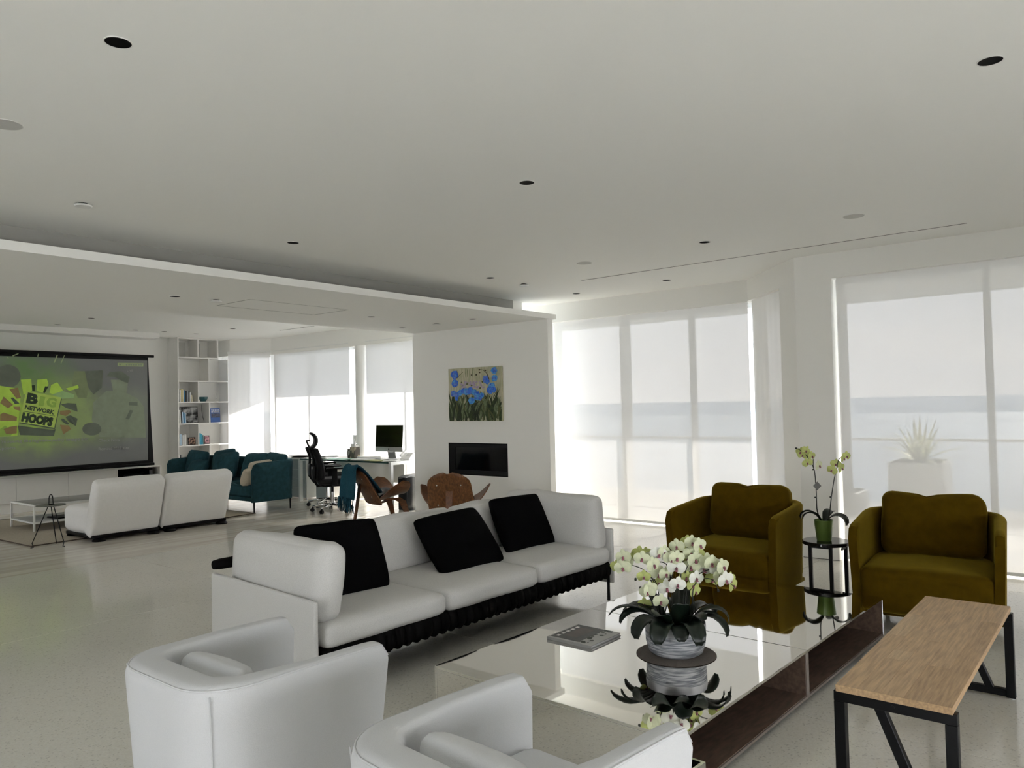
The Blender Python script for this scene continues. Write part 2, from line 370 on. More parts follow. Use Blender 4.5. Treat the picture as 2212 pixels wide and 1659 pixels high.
wb = B()                                # wall behind the camera, with tall window openings
OPEN = [(1.7, 3.4), (11.2, 13.2)]
yy = YR
for (a, c) in OPEN:
    wb.box(XB-.2, XB, yy, a, 0, 3.2); wb.box(XB-.2, XB, a, c, 2.72, 3.2); wb.box(XB-.2, XB, a, c, 0, .08); yy = c
wb.box(XB-.2, XB, yy, YB+.2, 0, 3.2)
struct(wb.done('wall_back', 'wall'))
for i, (a, c) in enumerate(OPEN):
    w = struct(B().box(XB-.14, XB-.07, a, a+.05, .08, 2.72).box(XB-.14, XB-.07, c-.05, c, .08, 2.72).box(XB-.14, XB-.07, a+.05, c-.05, 2.67, 2.72).box(XB-.14, XB-.07, a+.05, c-.05, .08, .13).box(XB-.14, XB-.07, (a+c)/2-.025, (a+c)/2+.025, .13, 2.67).done('window_%d' % (i+5), 'frame_white'))
    for (y0, y1) in ((a+.05, (a+c)/2-.025), ((a+c)/2+.025, c-.05)): B().box(XB-.108, XB-.102, y0, y1, .13, 2.67).done('pane', 'glass', w)
# right-hand window wall, pillar and chamfer to the middle window
wr = B()
wr.box(7.70, 8.02, YR-.2, 2.24, 2.725, 3.2); wr.box(7.70, 8.02, YR-.2, -.30, 0, 2.725)
wr.slab([(7.70, 2.24, 0), (7.70, 2.582, 0), (7.97, 2.835, 0), (8.12, 2.66, 0), (8.02, 2.24, 0)], (0, 0, 3.2))
wr.slab([(7.97, 2.835, 2.722), (8.70, 3.468, 2.722), (8.97, 3.468, 2.722), (8.97, 3.3, 2.722), (8.12, 2.66, 2.722)], (0, 0, .478))
wr.box(8.70, 8.97, 3.468, 8.42, 2.713, 3.2)
struct(wr.done('wall_window', 'wall'))
struct(B().box(7.695, 7.70, 2.24, 2.58, .0, .004).done('trim_1', 'black_void'))
# office header
wo = B()
wo.box(8.78, 8.97, 8.42, 13.24, 2.675, 3.2)
wo.slab([(8.78, 13.24, 2.675), (8.34, 14.0, 2.675), (8.34, 14.42, 2.675), (8.97, 14.42, 2.675), (8.97, 13.24, 2.675)], (0, 0, .525))
struct(wo.done('wall_office', 'wall'))
# fireplace wall
FX = 8.07
fw = B()
F0, F1, FZ0, FZ1 = 6.637, 7.747, .585, 1.04
fw.box(FX, FX+.115, 5.92, F0, 0, ZS); fw.box(FX, FX+.115, F1, 8.46, 0, ZS)
fw.box(FX, FX+.115, F0, F1, 0, FZ0); fw.box(FX, FX+.115, F0, F1, FZ1, ZS)
fw.box(FX+.115, FX+.45, 6.2, 8.2, 0, 1.3)
struct(fw.done('wall_fireplace', 'wall'))
struct(B().box(FX-.004, FX, 5.92, 8.46, 0, .006).done('baseboard_fireplace', 'black_void'))

# ------------------------------------------------------------------ windows and roller blinds
def window(name, X, posts, z1, thick=.06, z0=.02, tops=.09):
    """glazing in a plane X = const: posts are (y0, y1) spans of the uprights, in order"""
    posts = sorted(posts)
    w = bpy.data.objects.new(name, None); COL.objects.link(w); struct(w)
    for (a, c) in posts: B().box(X, X+thick, a, c, z0, z1, .004, 1).done('mullion', 'frame_white', w)
    for (a, c), (d, e) in zip(posts, posts[1:]):
        B().box(X, X+thick, c, d, z0, z0+.06, .003, 1).done('bottom_rail', 'frame_white', w)
        B().box(X, X+thick, c, d, z1-tops, z1, .003, 1).done('top_rail', 'frame_white', w)
        B().box(X+thick/2-.003, X+thick/2+.003, c, d, z0+.06, z1-tops).done('pane', 'glass', w)
    return w
window('window_1', 7.87, [(2.155, 2.24), (.945, 1.0), (-.30, -.205)], 2.76)
window('window_2', 8.86, [(8.0, 8.1), (6.28, 6.45), (5.17, 5.31), (4.235, 4.305), (3.37, 3.47)], 2.75)
window('window_3', 8.88, [(13.12, 13.26), (12.02, 12.07), (10.60, 10.80), (9.40, 9.44), (8.40, 8.5)], 2.72)
def cwin(name, p0, p1, z1):
    p0, p1 = Vector((*p0, 0)), Vector((*p1, 0)); d = (p1-p0); L = d.length; M = Matrix.Translation(p0) @ Matrix.Rotation(math.atan2(d.y, d.x), 4, 'Z')
    w = bpy.data.objects.new(name, None); COL.objects.link(w); struct(w)
    B().box(0, .09, -.03, .03, .02, z1, M=M).done('mullion', 'frame_white', w); B().box(L-.09, L, -.03, .03, .02, z1, M=M).done('mullion', 'frame_white', w)
    B().box(.09, L-.09, -.03, .03, .02, .08, M=M).done('bottom_rail', 'frame_white', w); B().box(.09, L-.09, -.03, .03, z1-.09, z1, M=M).done('top_rail', 'frame_white', w)
    B().box(.09, L-.09, -.003, .003, .08, z1-.09, M=M).done('pane', 'glass', w)
cwin('window_4', (8.12, 2.72), (8.86, 3.37), 2.75)
cwin('window_10', (8.88, 13.26), (8.44, 14.40), 2.72)

def blind(label, p0, p1, z1, z0=.012, m='blind'):
    p0, p1 = Vector((*p0, 0)), Vector((*p1, 0)); d = p1-p0; L = d.length
    t = thing('roller_blind', label, 'blind', tuple(p0), math.atan2(d.y, d.x))
    n = 24; rows = []
    for z in (z0+.03, z0+.6, 1.2, 2.0, z1):
        rows.append([(L*k/n, .003*math.sin(k*1.7+z)*(1 if 0 < k < n else 0)*(z < z1-.1), z) for k in range(n+1)])
    B().grid(rows).done('fabric', m, t, smooth=True)
    B().box(0, L, -.011, .011, z0, z0+.032, .004, 2).done('bottom_bar', 'white_metal', t)
    B().cyl((0, 0, z1), (L, 0, z1), .022, seg=14).done('roller_tube', 'white_metal', t)
    return t
blind('wide white roller blind behind the right mustard armchair, plants and sea showing through', (7.77, -.29), (7.77, 2.205), 2.80)
blind('white roller blind right of the fireplace wall, sunlit along its lower part', (8.75, 3.488), (8.75, 6.30), 2.79)
blind('narrow angled roller blind beside the pillar, small sunlit triangle near its foot', (8.02, 2.80), (8.715, 3.425), 2.79)
blind('office roller blind between bookcase corner and round column, sunlit lower half', (8.80, 10.86), (8.80, 13.17), 2.74, m='blind_office')
blind('office roller blind behind the computer, next to the fireplace wall', (8.80, 8.55), (8.80, 10.40), 2.74, m='blind_office')
blind('narrow office roller blind beside the bookcase, crossed by a slanting sun edge', (8.76, 13.25), (8.315, 14.03), 2.74, m='blind_office')
cl_ = thing('column', 'round white column between the two office blinds', 'column', (8.90, 10.62, 0))
B().cyl((0, 0, 0), (0, 0, 2.68), .13, seg=32, caps=False).done('shaft', 'white_paint', cl_, smooth=True)
B().box(-.147, -.128, .03, .11, .96, 1.10, .004).done('switch_plate', 'white_metal', cl_)

# ------------------------------------------------------------------ outside: terrace, overhang, rail, planters, sea
struct(B().box(9.05, 12.6, -16, 20, -.3, -.04).box(-16, 9.05, -16, YR-.2, -.3, -.04).box(-16, XB-.2, YR-.2, 20, -.3, -.04).done('terrace_floor', 'stone_terrace'))
struct(B().box(8.97, 11.5, -4.5, 8.4, 2.9, 3.25).box(8.02, 8.97, -4.5, 3.3, 2.98, 3.25).box(8.97, 10.42, 8.4, 20, 2.9, 3.25).done('roof_overhang', 'stone_terrace'))
struct(B().box(-40, 9.0, -40, 60, -8, -.3).done('terrain', 'stone_terrace'))
rl = thing('glass_railing', 'glass terrace railing with a thin top rail outside the blinds', 'railing', (11.9, 0, -.04))
B().box(-.03, .03, -9, 20, .98, 1.02, .005).done('top_rail', 'frame_white', rl)
for k in range(14):
    B().box(-.006, .006, -8.9+k*2.06, -8.9+k*2.06+2.02, .05, .98).done('pane', 'glass', rl)
struct(B().box(12.6, 40000, -30000, 40000, -31, -30).done('sea_surface', 'sea'))
hl = B(); pts = []
random.seed(3)
for k in range(81):
    y = -26000 + k*700
    pts.append((y, 300 + 170*noise.noise(Vector((k*.17, 2, 0))) + 60*noise.noise(Vector((k*.6, 5, 0)))))
pts = [(y*.1, 3+(z-300)*.035) for y, z in pts]
hl.grid([[(1750, y, -30) for y, z in pts], [(1950, y, -14+z*.2) for y, z in pts], [(2300, y, z) for y, z in pts], [(2700, y, -30) for y, z in pts]])
struct(hl.done('far_hills', 'hill', smooth=True))
def planter(label, loc, w, h, plant=True):
    t = thing('terrace_planter', label, 'planter', loc)
    B().box(-w/2, w/2, -w/2, w/2, 0, h, .012).done('box', 'pot_ext', t)
    B().box(-w/2+.04, w/2-.04, -w/2+.04, w/2-.04, h-.005, h+.012).done('soil', 'moss', t)
    if plant:
        for k in range(30):
            a = k*2.399; el = .12 + 1.3*((k*.7549) % 1); L = .46 + .14*((k*.5698) % 1); rows = []
            for i in range(6):
                u = i/5; r = L*u*math.cos(el)+.02; z = h + L*u*math.sin(el) - .12*u*u*math.cos(el); wd_ = .034*(1-u)**.7+.001
                c, s = math.cos(a), math.sin(a)
                rows.append([(r*c+wd_*s, r*s-wd_*c, z), (r*c, r*s, z-.006), (r*c-wd_*s, r*s+wd_*c, z)])
            B().grid(rows).done('blade', 'agave', t, smooth=True)
    return t
planter('tall white terrace planter with spiky agave seen through the right blind', (9.75, 1.92, -.04), .56, .86)
planter('low white terrace planter seen through the right blind, left of the agave', (9.6, 2.75, -.04), .5, .5, False)

# ------------------------------------------------------------------ ceiling fittings
def ring(r0, r1, z0, z1, seg=28):
    b = B(); b.lathe([(r0, z1), (r0, z0), (r1, z0), (r1, z1)], seg); return b
DLm = None
def downlight(x, y, z, label, r=.047):
    t = thing('downlight', label, 'ceiling light', (x, y, z), 0)
    global DLm
    if DLm is None:
        a = ring(.047, .051, -.003, .001).done('trim_ring', 'white_paint', t, smooth='auto')
        c = B().lathe([(.047, -.002), (.030, -.0006), (0, -.0004)], 28).done('dark_baffle', 'black_void', t)
        DLm = (a.data, c.data)
    else:
        link('trim_ring', DLm[0], t); link('dark_baffle', DLm[1], t)
    return t
DL = 'black recessed downlight '
for x, y, s_ in ((1.311, 2.959, 'at the upper left of the picture, largest of all'), (3.785, .42, 'near the right edge of the picture, high up'),
                 (3.83, 2.945, 'alone in the middle of the ceiling above the sofa'), (3.846, 5.46, 'beside the long dark cove, above the teal sofa'),
                 (6.35, 2.905, 'midway along the linear slot, on its room side'), (6.395, 5.456, 'beside the cove, left of the small smoke detector'),
                 (8.0, 4.143, 'between the linear slot and the middle blind'), (8.1, 5.471, 'near the ceiling corner where the cove meets the window')):
    downlight(x, y, ZC, DL+s_)
for x, y, s_ in ((3.684, 7.145, 'in the lowered soffit, left of the detector'), (6.175, 7.19, 'in the lowered soffit, right of the hatch lines'),
                 (7.31, 6.547, 'in the lowered soffit, right above the painting'), (7.35, 7.907, 'in the lowered soffit near the fireplace wall left edge')):
    downlight(x, y, ZS, DL+s_)
k_ = (ZO-1.55)/(ZC-1.55)
for x, y, s_ in ((4.812, 11.784, 'in the far ceiling above the screen, nearer one'), (4.79, 12.932, 'in the far ceiling closest above the screen top'),
                 (6.028, 13.026, 'in the far ceiling above the screen right end'), (6.488, 12.96, 'in the far ceiling between screen and bookcase'),
                 (7.095, 13.008, 'in the far ceiling right above the bookcase'), (7.12, 11.851, 'in the far ceiling above the teal sofa')):
    downlight(x*k_, y*k_, ZO, DL+s_)
def disc(x, y, z, label, r, drop, name, cat):
    t = thing(name, label, cat, (x, y, z))
    if drop:
        B().lathe([(r*.55, 0), (r*.55, -drop*.5), (0, -drop*.5)], 24).done('neck', 'black_void', t)
        B().lathe([(0, -drop), (r*.9, -drop), (r, -drop*.75), (r, -drop*.5), (0, -drop*.5)], 28).done('cover', 'white_metal', t, smooth='auto')
    else:
        B().lathe([(0, -.003), (r, -.003), (r, .001)], 28).done('cover', 'grey_disc', t)
        ring(r, r+.004, -.002, .001).done('rim', 'white_paint', t)
mat('grey_disc', (.58, .575, .55), .7, noise_amt=.03)
disc(1.323, 4.202, ZC, 'pale round speaker cover in the ceiling at the left picture edge', .075, 0, 'ceiling_speaker', 'speaker')
disc(6.289, 1.638, ZC, 'pale round speaker cover in the ceiling behind the linear slot, right side', .075, 0, 'ceiling_speaker', 'speaker')
disc(6.41, 4.226, ZC, 'faint pale round speaker cover left of the linear slot', .075, 0, 'ceiling_speaker', 'speaker')
disc(2.169, 5.425, ZC, 'white round smoke detector at the left beside the dark cove', .055, .022, 'smoke_detector', 'detector')
disc(7.023, 5.475, ZC, 'white round smoke detector between two downlights near the far cove end', .055, .022, 'smoke_detector', 'detector')
disc(4.095, 7.116, ZS, 'white round smoke detector in the lowered soffit beside the hatch', .055, .022, 'smoke_detector', 'detector')
disc(7.34, 7.226, ZS, 'pale flat round cover in the soffit above the painting left side', .055, .012, 'smoke_detector', 'detector')
t = thing('linear_diffuser', 'long thin black slot diffuser running along the window side of the ceiling', 'air vent', (7.246, 2.93, ZC), math.radians(-1.2))
B().box(-.010, .010, -1.92, 1.92, -.0022, -.0002).done('slot', 'black_void', t)
B().box(-.016, -.010, -1.925, 1.925, -.003, -.0002).box(.010, .016, -1.925, 1.925, -.003, -.0002).done('flange', 'white_paint', t)
t = thing('linear_diffuser', 'short thin black slot diffuser in the far office ceiling', 'air vent', (7.89*k_, 11.14*k_, ZO), 0)
B().box(-.012, .012, -.5, .5, -.0022, -.0002).done('slot', 'black_void', t)
B().box(-.018, -.012, -.505, .505, -.003, -.0002).box(.012, .018, -.505, .505, -.003, -.0002).done('flange', 'white_paint', t)
# ------------------------------------------------------------------ fireplace insert and painting
t = thing('gas_fireplace', 'black glass-fronted fireplace set into the white wall', 'fireplace', (FX, (F0+F1)/2, FZ0))
fwid, fh = F1-F0, FZ1-FZ0
b = B(); b.box(.0, .10, -fwid/2, fwid/2, 0, .012).box(.0, .10, -fwid/2, fwid/2, fh-.012, fh).box(.0, .10, -fwid/2, -fwid/2+.012, .012, fh-.012).box(.0, .10, fwid/2-.012, fwid/2, .012, fh-.012).box(.10, .112, -fwid/2, fwid/2, 0, fh)
b.done('firebox', 'black_void', t)
B().box(.004, .03, -fwid/2+.012, fwid/2-.012, .012, .07).box(.004, .03, -fwid/2+.012, fwid/2-.012, fh-.06, fh-.012).box(.004, .03, fwid/2-.12, fwid/2-.012, .07, fh-.06).done('front_frame', 'black_metal', t)
B().box(.016, .020, -fwid/2+.012, fwid/2-.12, .07, fh-.06).done('glass_pane', 'black_gloss', t)
mat('canvas', (.55, .52, .38), .8, noise_scale=5, col2=(.42, .42, .27), ramp=(.4, .6), stretch=(6, 6, 1.5))
for n_, c_, c2_ in (('pt_blue', (.02, .09, .60), (.06, .22, .75)), ('pt_blue2', (.03, .22, .62), (.12, .38, .75)), ('pt_blue3', (.16, .28, .68), (.05, .12, .55)), ('pt_green', (.026, .045, .012), (.05, .075, .02)),
                    ('pt_dark', (.010, .018, .006), (.028, .04, .014)), ('pt_lilac', (.34, .26, .42), (.46, .40, .50)), ('pt_olive', (.11, .12, .04), (.07, .085, .03)), ('pt_brown', (.05, .045, .02), (.09, .07, .04)), ('pt_sheen', (.20, .25, .13), (.10, .13, .06))):
    mat(n_, c_, .7, noise_scale=40, col2=c2_)
pa = AX(969, 797, FX-.03); pb = AX(1083, 791, FX-.03); PW_ = pa.y-pb.y; PZ0, PZ1 = 1.352, 2.107
pt = thing('flower_painting', 'unframed painting of blue flowers over dark green leaves above the fireplace', 'painting', (FX-.003, (pa.y+pb.y)/2, PZ0))
PH = PZ1-PZ0
B().box(-.034, 0, -PW_/2, PW_/2, 0, PH, .003).done('canvas', 'canvas', pt)
random.seed(11)
def pp(u, v, lift): return Vector((-.034-lift, PW_/2-u*PW_, v*PH))    # u to the right, v upward
_li = [0]
def blob(u, v, ru, rv, m, name, n=11, jag=.2, rot=0, ps=None):
    _li[0] += 1; L = .0006+.00004*_li[0]; pts = []
    for k in range(n):
        a = 2*PI*k/n; r = 1+jag*random.uniform(-1, 1); du = ru*r*math.cos(a); dv = rv*r*math.sin(a)
        pts.append(pp(max(.005, min(.995, u+du*math.cos(rot)-dv*math.sin(rot))), max(.005, min(.995, v+du*math.sin(rot)+dv*math.cos(rot))), L))
    B().poly(pts).done(name, m, pt)
for k in range(46): blob(random.uniform(.25, .68), random.uniform(.6, .74), .022, .02, random.choice(('pt_lilac', 'pt_lilac', 'pt_olive')), 'painted_bloom', 7, .4)
for k in range(10): blob(random.uniform(.28, .5), .9, .006, .09, random.choice(('pt_olive', 'canvas', 'pt_sheen')), 'painted_stroke', 6, .2)
bb = B()
for k in range(150):
    u = random.uniform(.01, .99); v0 = random.uniform(-.05, .18); h = random.uniform(.22, .5) - (0 if .6 < u or u < .3 else .06); ln = random.uniform(-.16, .16); w = random.uniform(.012, .026); L = .003+.00001*k
    pts = []
    for i in range(5):
        q = i/4; wd_ = w*math.sin(PI*(.15+.85*q)); pts.append((u+ln*q*q, v0+h*q, wd_))
    poly = [pp(max(.003, min(.997, a-c)), max(.003, min(.995, b_)), L) for a, b_, c in pts] + [pp(max(.003, min(.997, a+c)), max(.003, min(.995, b_)), L) for a, b_, c in reversed(pts)]
    B().poly(poly).done('painted_leaf', ('pt_green', 'pt_dark', 'pt_dark', 'pt_olive', 'pt_green', 'pt_sheen')[k % 6] if k % 18 else 'pt_sheen', pt)
_li[0] = 90
for (u, v, r, m) in ((.13, .875, .075, 'pt_blue'), (.13, .72, .07, 'pt_blue'), (.10, .52, .055, 'pt_blue3'), (.17, .50, .05, 'pt_blue3'), (.23, .54, .05, 'pt_blue2'), (.29, .57, .045, 'pt_blue'), (.36, .56, .06, 'pt_blue2'), (.43, .56, .06, 'pt_blue'), (.50, .54, .05, 'pt_blue2'),
                     (.56, .50, .05, 'pt_blue'), (.55, .44, .05, 'pt_blue2'), (.64, .48, .045, 'pt_blue2'), (.45, .385, .062, 'pt_blue2'), (.16, .43, .035, 'pt_blue'), (.61, .42, .035, 'pt_blue'), (.72, .77, .06, 'pt_blue3'), (.75, .72, .04, 'pt_blue'), (.83, .64, .06, 'pt_blue2'), (.80, .56, .06, 'pt_blue'), (.86, .57, .05, 'pt_blue'), (.88, .92, .055, 'pt_blue2'), (.88, .78, .055, 'pt_blue2')):
    blob(u, v, r, r*1.15, m, 'painted_flower', 12, .16)
    for q in range(4): blob(u+random.uniform(-.5, .5)*r, v+random.uniform(-.5, .5)*r, r*.34, r*.42, random.choice(('pt_blue', 'pt_blue2', 'pt_blue3')), 'painted_petal', 8, .3)
for (u, v) in ((.61, .95), (.615, .90), (.72, .93), (.46, .86), (.55, .86)): blob(u, v, .016, .016, 'pt_brown', 'painted_bud', 8, .1)
for (a, c) in (((.62, .955), (.68, .94)), ((.68, .94), (.74, .88)), ((.74, .88), (.79, .76)), ((.15, .8), (.3, .93))):
    d = Vector((c[0]-a[0], c[1]-a[1])); nrm = Vector((-d.y, d.x)).normalized()*.004
    B().poly([pp(a[0]+nrm.x, a[1]+nrm.y, .0065), pp(c[0]+nrm.x, c[1]+nrm.y, .0065), pp(c[0]-nrm.x, c[1]-nrm.y, .0065), pp(a[0]-nrm.x, a[1]-nrm.y, .0065)]).done('painted_stem', 'pt_brown', pt)

# ------------------------------------------------------------------ grey sofa
SX, SY, SL, SD = 2.425, 3.305, 2.83, 1.04
sf = thing('sofa', 'light grey three-seat sofa with black underframe in the middle of the room', 'sofa', (SX, SY, 0), math.radians(-1.2))
for x0, nm in ((0, 0), (SL-.03, 1)):
    b = B(); b.box(x0, x0+.03, 0, SD, .13, .575, .012, 3)
    for v in b.bm.verts: v.co.z += (.028*(v.co.y/SD)-.014)*(v.co.z > .4)
    b.done('end_panel', 'sofa_fabric', sf, smooth='auto')
B().box(.03, SL-.03, .04, .09, .20, .26).box(.03, SL-.03, .9, .95, .20, .26).box(.03, .08, .09, .9, .20, .26).box(SL-.08, SL-.03, .09, .9, .20, .26).done('underframe', 'black_metal', sf)
B().box(.04, SL-.04, .06, .94, .262, .285).done('seat_deck', 'black_strap', sf)
ns = 38; sm = None
for k in range(ns):                     # woven belts folded over the front rail: a scalloped lower edge
    x = .05+(SL-.10)*(k+.5)/ns; w = (SL-.10)/ns
    if sm is None:
        rows = []
        for i in range(8):
            a = PI*i/7; rows.append([(-w*.46, .03-.035*math.sin(a), .245+.055*math.cos(a)), (0, .028-.042*math.sin(a), .238+.062*math.cos(a)), (w*.46, .03-.035*math.sin(a), .245+.055*math.cos(a))])
        o = B().grid(rows, thick=.006).done('strap', 'black_strap', sf, smooth=True, loc=(x, .01, 0)); sm = o.data
    else: link('strap', sm, sf, (x, .01, 0))
for (x, y) in ((.05, .03), (SL-.05, .03), (.05, SD-.05), (SL-.05, SD-.05)):
    B().cyl((x, y, .002), (x, y, .21), .012, seg=12).done('leg', 'black_metal', sf, smooth='auto')
cw = (SL-.12)/3
for k in range(3):
    M = Matrix.Translation((.06+cw*(k+.5), .475, .362))
    B().cushion(cw-.008, .97, .135, .05, 12, (.0, .014, .022), .010, 5, k, M).done('seat_cushion', 'sofa_fabric', sf, smooth=True)
bw = (SL-.42)/3
for k in range(3):
    M = Matrix.Translation((.21+bw*(k+.5), .80, .595)) @ Matrix.Rotation(math.radians(-13), 4, 'X')
    B().cushion(bw+.01, .17, .39, .07, 12, (.0, .035, .012), .022, 4.5, k+5, M).done('back_cushion', 'sofa_fabric', sf, smooth=True)
M = Matrix.Translation((.155, .50, .62)) @ Matrix.Rotation(math.radians(3), 4, 'Y')
B().cushion(.17, .93, .42, .07, 12, (.03, .01, .012), .026, 4.2, 11, M).done('arm_cushion', 'sofa_fabric', sf, smooth=True)
M = Matrix.Translation((SL-.135, .50, .62)) @ Matrix.Rotation(math.radians(-3), 4, 'Y')
B().cushion(.17, .93, .42, .06, 12, (.03, .01, .012), .018, 4.2, 14, M).done('arm_cushion', 'sofa_fabric', sf, smooth=True)
b = B(); b.tube([(-.02, .97, .645), (.02, .97, .645), (SL-.02, .97, .645), (SL+.02, .97, .645)], [.026, .032, .032, .026], 14)
b.done('back_bar', 'black_strap', sf, smooth='auto')
for x in (.12, 1.0, SL-1.0, SL-.12): B().cyl((x, .955, .25), (x, .968, .625), .008, seg=8).done('bar_post', 'black_metal', sf)

def pillow(label, c, w, h, th, yaw, tilt, roll, m='black_velvet', seed=0, name='throw_pillow', group=None, wr=.006):
    o = B().cushion(w, th, h, th*.28, 12, (0, th*.32, 0), wr, 5, seed).done(name, m, None, smooth=True)
    # pinch the corners a little
    for v in o.data.vertices:
        u, q = abs(v.co.x)/(w/2), abs(v.co.z)/(h/2); k = max(0, u)**4*max(0, q)**4
        v.co.y *= (1-.75*min(1, k)); e = max(u, q)**6
        v.co.y *= (1-.45*min(1, e))
    o.matrix_world = Matrix.Translation(c) @ Matrix.Rotation(yaw, 4, 'Z') @ Matrix.Rotation(tilt, 4, 'X') @ Matrix.Rotation(roll, 4, 'Y')
    tag(o, label, 'pillow', group); return o
pillow('black square pillow at the left end of the grey sofa, half behind the arm cushion', (3.00, 3.79, .645), .60, .45, .12, math.radians(-1), math.radians(-22), math.radians(2), seed=1)
pillow('black square pillow slumped in the middle of the grey sofa', (3.99, 3.74, .605), .63, .46, .12, math.radians(-1), math.radians(-38), math.radians(-2), seed=2)
pillow('black square pillow at the right end of the grey sofa', (4.79, 3.80, .625), .60, .44, .12, math.radians(-1), math.radians(-26), math.radians(1), seed=3)

# ------------------------------------------------------------------ tub armchairs (facing +x locally)
def upath(D, W, Rc, n_arc=8, n_st=7):
    P = []
    xs_ = [D/2-(D-Rc)*((i/n_st)**1.5) for i in range(n_st+1)]
    for x in xs_: P.append((x, -W/2, 0, -1, D/2-x))
    for i in range(1, n_arc):
        a = PI/2*i/n_arc; P.append((-D/2+Rc-Rc*math.sin(a), -W/2+Rc-Rc*math.cos(a), -math.sin(a), -math.cos(a), D-Rc+Rc*a))
    m = 6
    for i in range(m+1): P.append((-D/2, -W/2+Rc+(W-2*Rc)*i/m, -1, 0, D-Rc+Rc*PI/2+(W-2*Rc)*i/m))
    for i in range(1, n_arc):
        a = PI/2*(1-i/n_arc); P.append((-D/2+Rc-Rc*math.sin(a), W/2-Rc+Rc*math.cos(a), -math.sin(a), math.cos(a), 9))
    for x in reversed(xs_): P.append((x, W/2, 0, 1, D/2-x))
    n = len(P); return [(x, y, nx, ny, min(abs(P[i][4]), abs(P[n-1-i][4]))) for i, (x, y, nx, ny, s_) in enumerate(P)]
def ushell(D, W, Rc, zb, ztop, thick, front_r, taper, rim=.5):
    """thick(s), ztop(s): functions of the distance s from the front end of the arm"""
    rows = []; outer = []
    for (x, y, nx, ny, s_) in upath(D, W, Rc):
        t_ = thick(s_); zt = ztop(s_)
        if s_ < front_r: zt -= front_r-math.sqrt(max(0, front_r**2-(front_r-s_)**2))
        r = t_*rim; sec = []
        for z in (zb, zb+(zt-r-zb)*.25, zb+(zt-r-zb)*.5, zb+(zt-r-zb)*.78, zt-r): sec.append((0, z))
        for k in range(1, 6): a = PI/2*k/6; sec.append((r-r*math.cos(a), zt-r+r*math.sin(a)))
        sec.append((r, zt)); sec.append((t_-r*.8, zt))
        for k in range(1, 6): a = PI/2*k/6; sec.append((t_-r*.8+r*.8*math.sin(a), zt-r*.8+r*.8*math.cos(a)))
        for z in (zt-r, zb+(zt-r-zb)*.5, zb): sec.append((t_, z))
        row = []
        for o_, z in sec:
            k = 1-taper*(1-min(1, (z-zb)/(zt-zb)))
            row.append(((x-nx*o_)*k, (y-ny*o_)*k, z))
        rows.append(row); outer.append(((x-nx*r*.3), (y-ny*r*.3), zt-r*.28))
    return rows, outer
def close_ends(b, rows):
    pass
def tub(label, loc, rz, D, W, seat_z, fabric, cfg):
    t = thing('armchair', label, 'armchair', loc, rz)
    rows, outer = ushell(D, W, cfg['Rc'], cfg['zb'], cfg['ztop'], cfg['thick'], cfg['fr'], cfg['taper'], cfg.get('rim', .5))
    b = B(); b.grid(rows)
    bm = b.bm; bm.verts.ensure_lookup_table(); n = len(rows[0])
    bm.faces.new([bm.verts[i] for i in range(n)]); N = len(bm.verts); bm.faces.new([bm.verts[N-1-i] for i in range(n)])
    for i in range(len(rows)-1): bm.faces.new((bm.verts[i*n], bm.verts[i*n+n-1], bm.verts[(i+1)*n+n-1], bm.verts[(i+1)*n]))
    b.done('shell', fabric, t, smooth='auto')
    return t, outer
wc = dict(Rc=.20, zb=.09, ztop=lambda s: .635+.012*min(1, s/.7), thick=lambda s: .075+.075*max(0, min(1, (s-.35)/.35)), fr=.05, taper=.10, rim=.32)
def white_chair(label, loc, rz, plabel, seed):
    D, W = .78, .70
    t, outer = tub(label, loc, rz, D, W, .4, 'armchair_fabric', wc)
    B().tube(outer, .0035, 6).done('piping', 'armchair_fabric', t, smooth=True)
    M = Matrix.Translation((.055, 0, .30)); B().cushion(.63, W-.165, .23, .045, 10, (.01, 0, .018), .004, 5, seed, M).done('seat_cushion', 'armchair_fabric', t, smooth=True)
    # corner seams down the outside
    for sg in (-1, 1):
        px_, py_ = -D/2+.058, sg*(W/2-.058); k = .90
        B().tube([((px_)*1.003, (py_)*1.003, .62), (px_*.95, py_*.95, .35), (px_*k, py_*k, .10)], .0025, 5).done('seam', 'armchair_fabric', t, smooth=True)
    B().lathe([(.21, .0), (.235, .006), (.235, .014), (.21, .02), (.185, .014), (.185, .006), (.21, .0)], 40).done('ring_base', 'chrome', t, smooth=True)
    b = B()
    for k in range(3):
        a = k*2*PI/3; b.tube([(.205*math.cos(a), .205*math.sin(a), .012), (.06*math.cos(a), .06*math.sin(a), .02), (0, 0, .10)], .012, 8)
    b.done('base_spokes', 'chrome', t, smooth=True)
    B().cyl((0, 0, .05), (0, 0, .19), .03, seg=16).done('column', 'chrome', t, smooth='auto')
    c = Vector(loc) + Matrix.Rotation(rz, 3, 'Z') @ Vector((-.115, -.01, .515))
    o = B().cushion(.12, .40, .27, .05, 10, (.03, 0, .0), .004, 5, seed+2).done('lumbar_pillow', 'armchair_fabric', None, smooth=True)
    o.matrix_world = Matrix.Translation(c) @ Matrix.Rotation(rz, 4, 'Z') @ Matrix.Rotation(math.radians(-24), 4, 'Y')
    for v in o.data.vertices:
        e = max(abs(v.co.y)/.2, abs(v.co.z)/.135)**5; v.co.x *= (1-.5*min(1, e))
    tag(o, plabel, 'pillow'); return t
white_chair('white tub armchair at the lower left, seen from behind', (1.662, 2.667, 0), math.radians(0), 'white lumbar pillow in the lower left tub armchair, only its corner showing', 1)
white_chair('white tub armchair at the bottom edge, turned towards the mirrored table', (1.675, 1.391, 0), math.radians(-5), 'white lumbar pillow in the tub armchair at the bottom edge', 4)

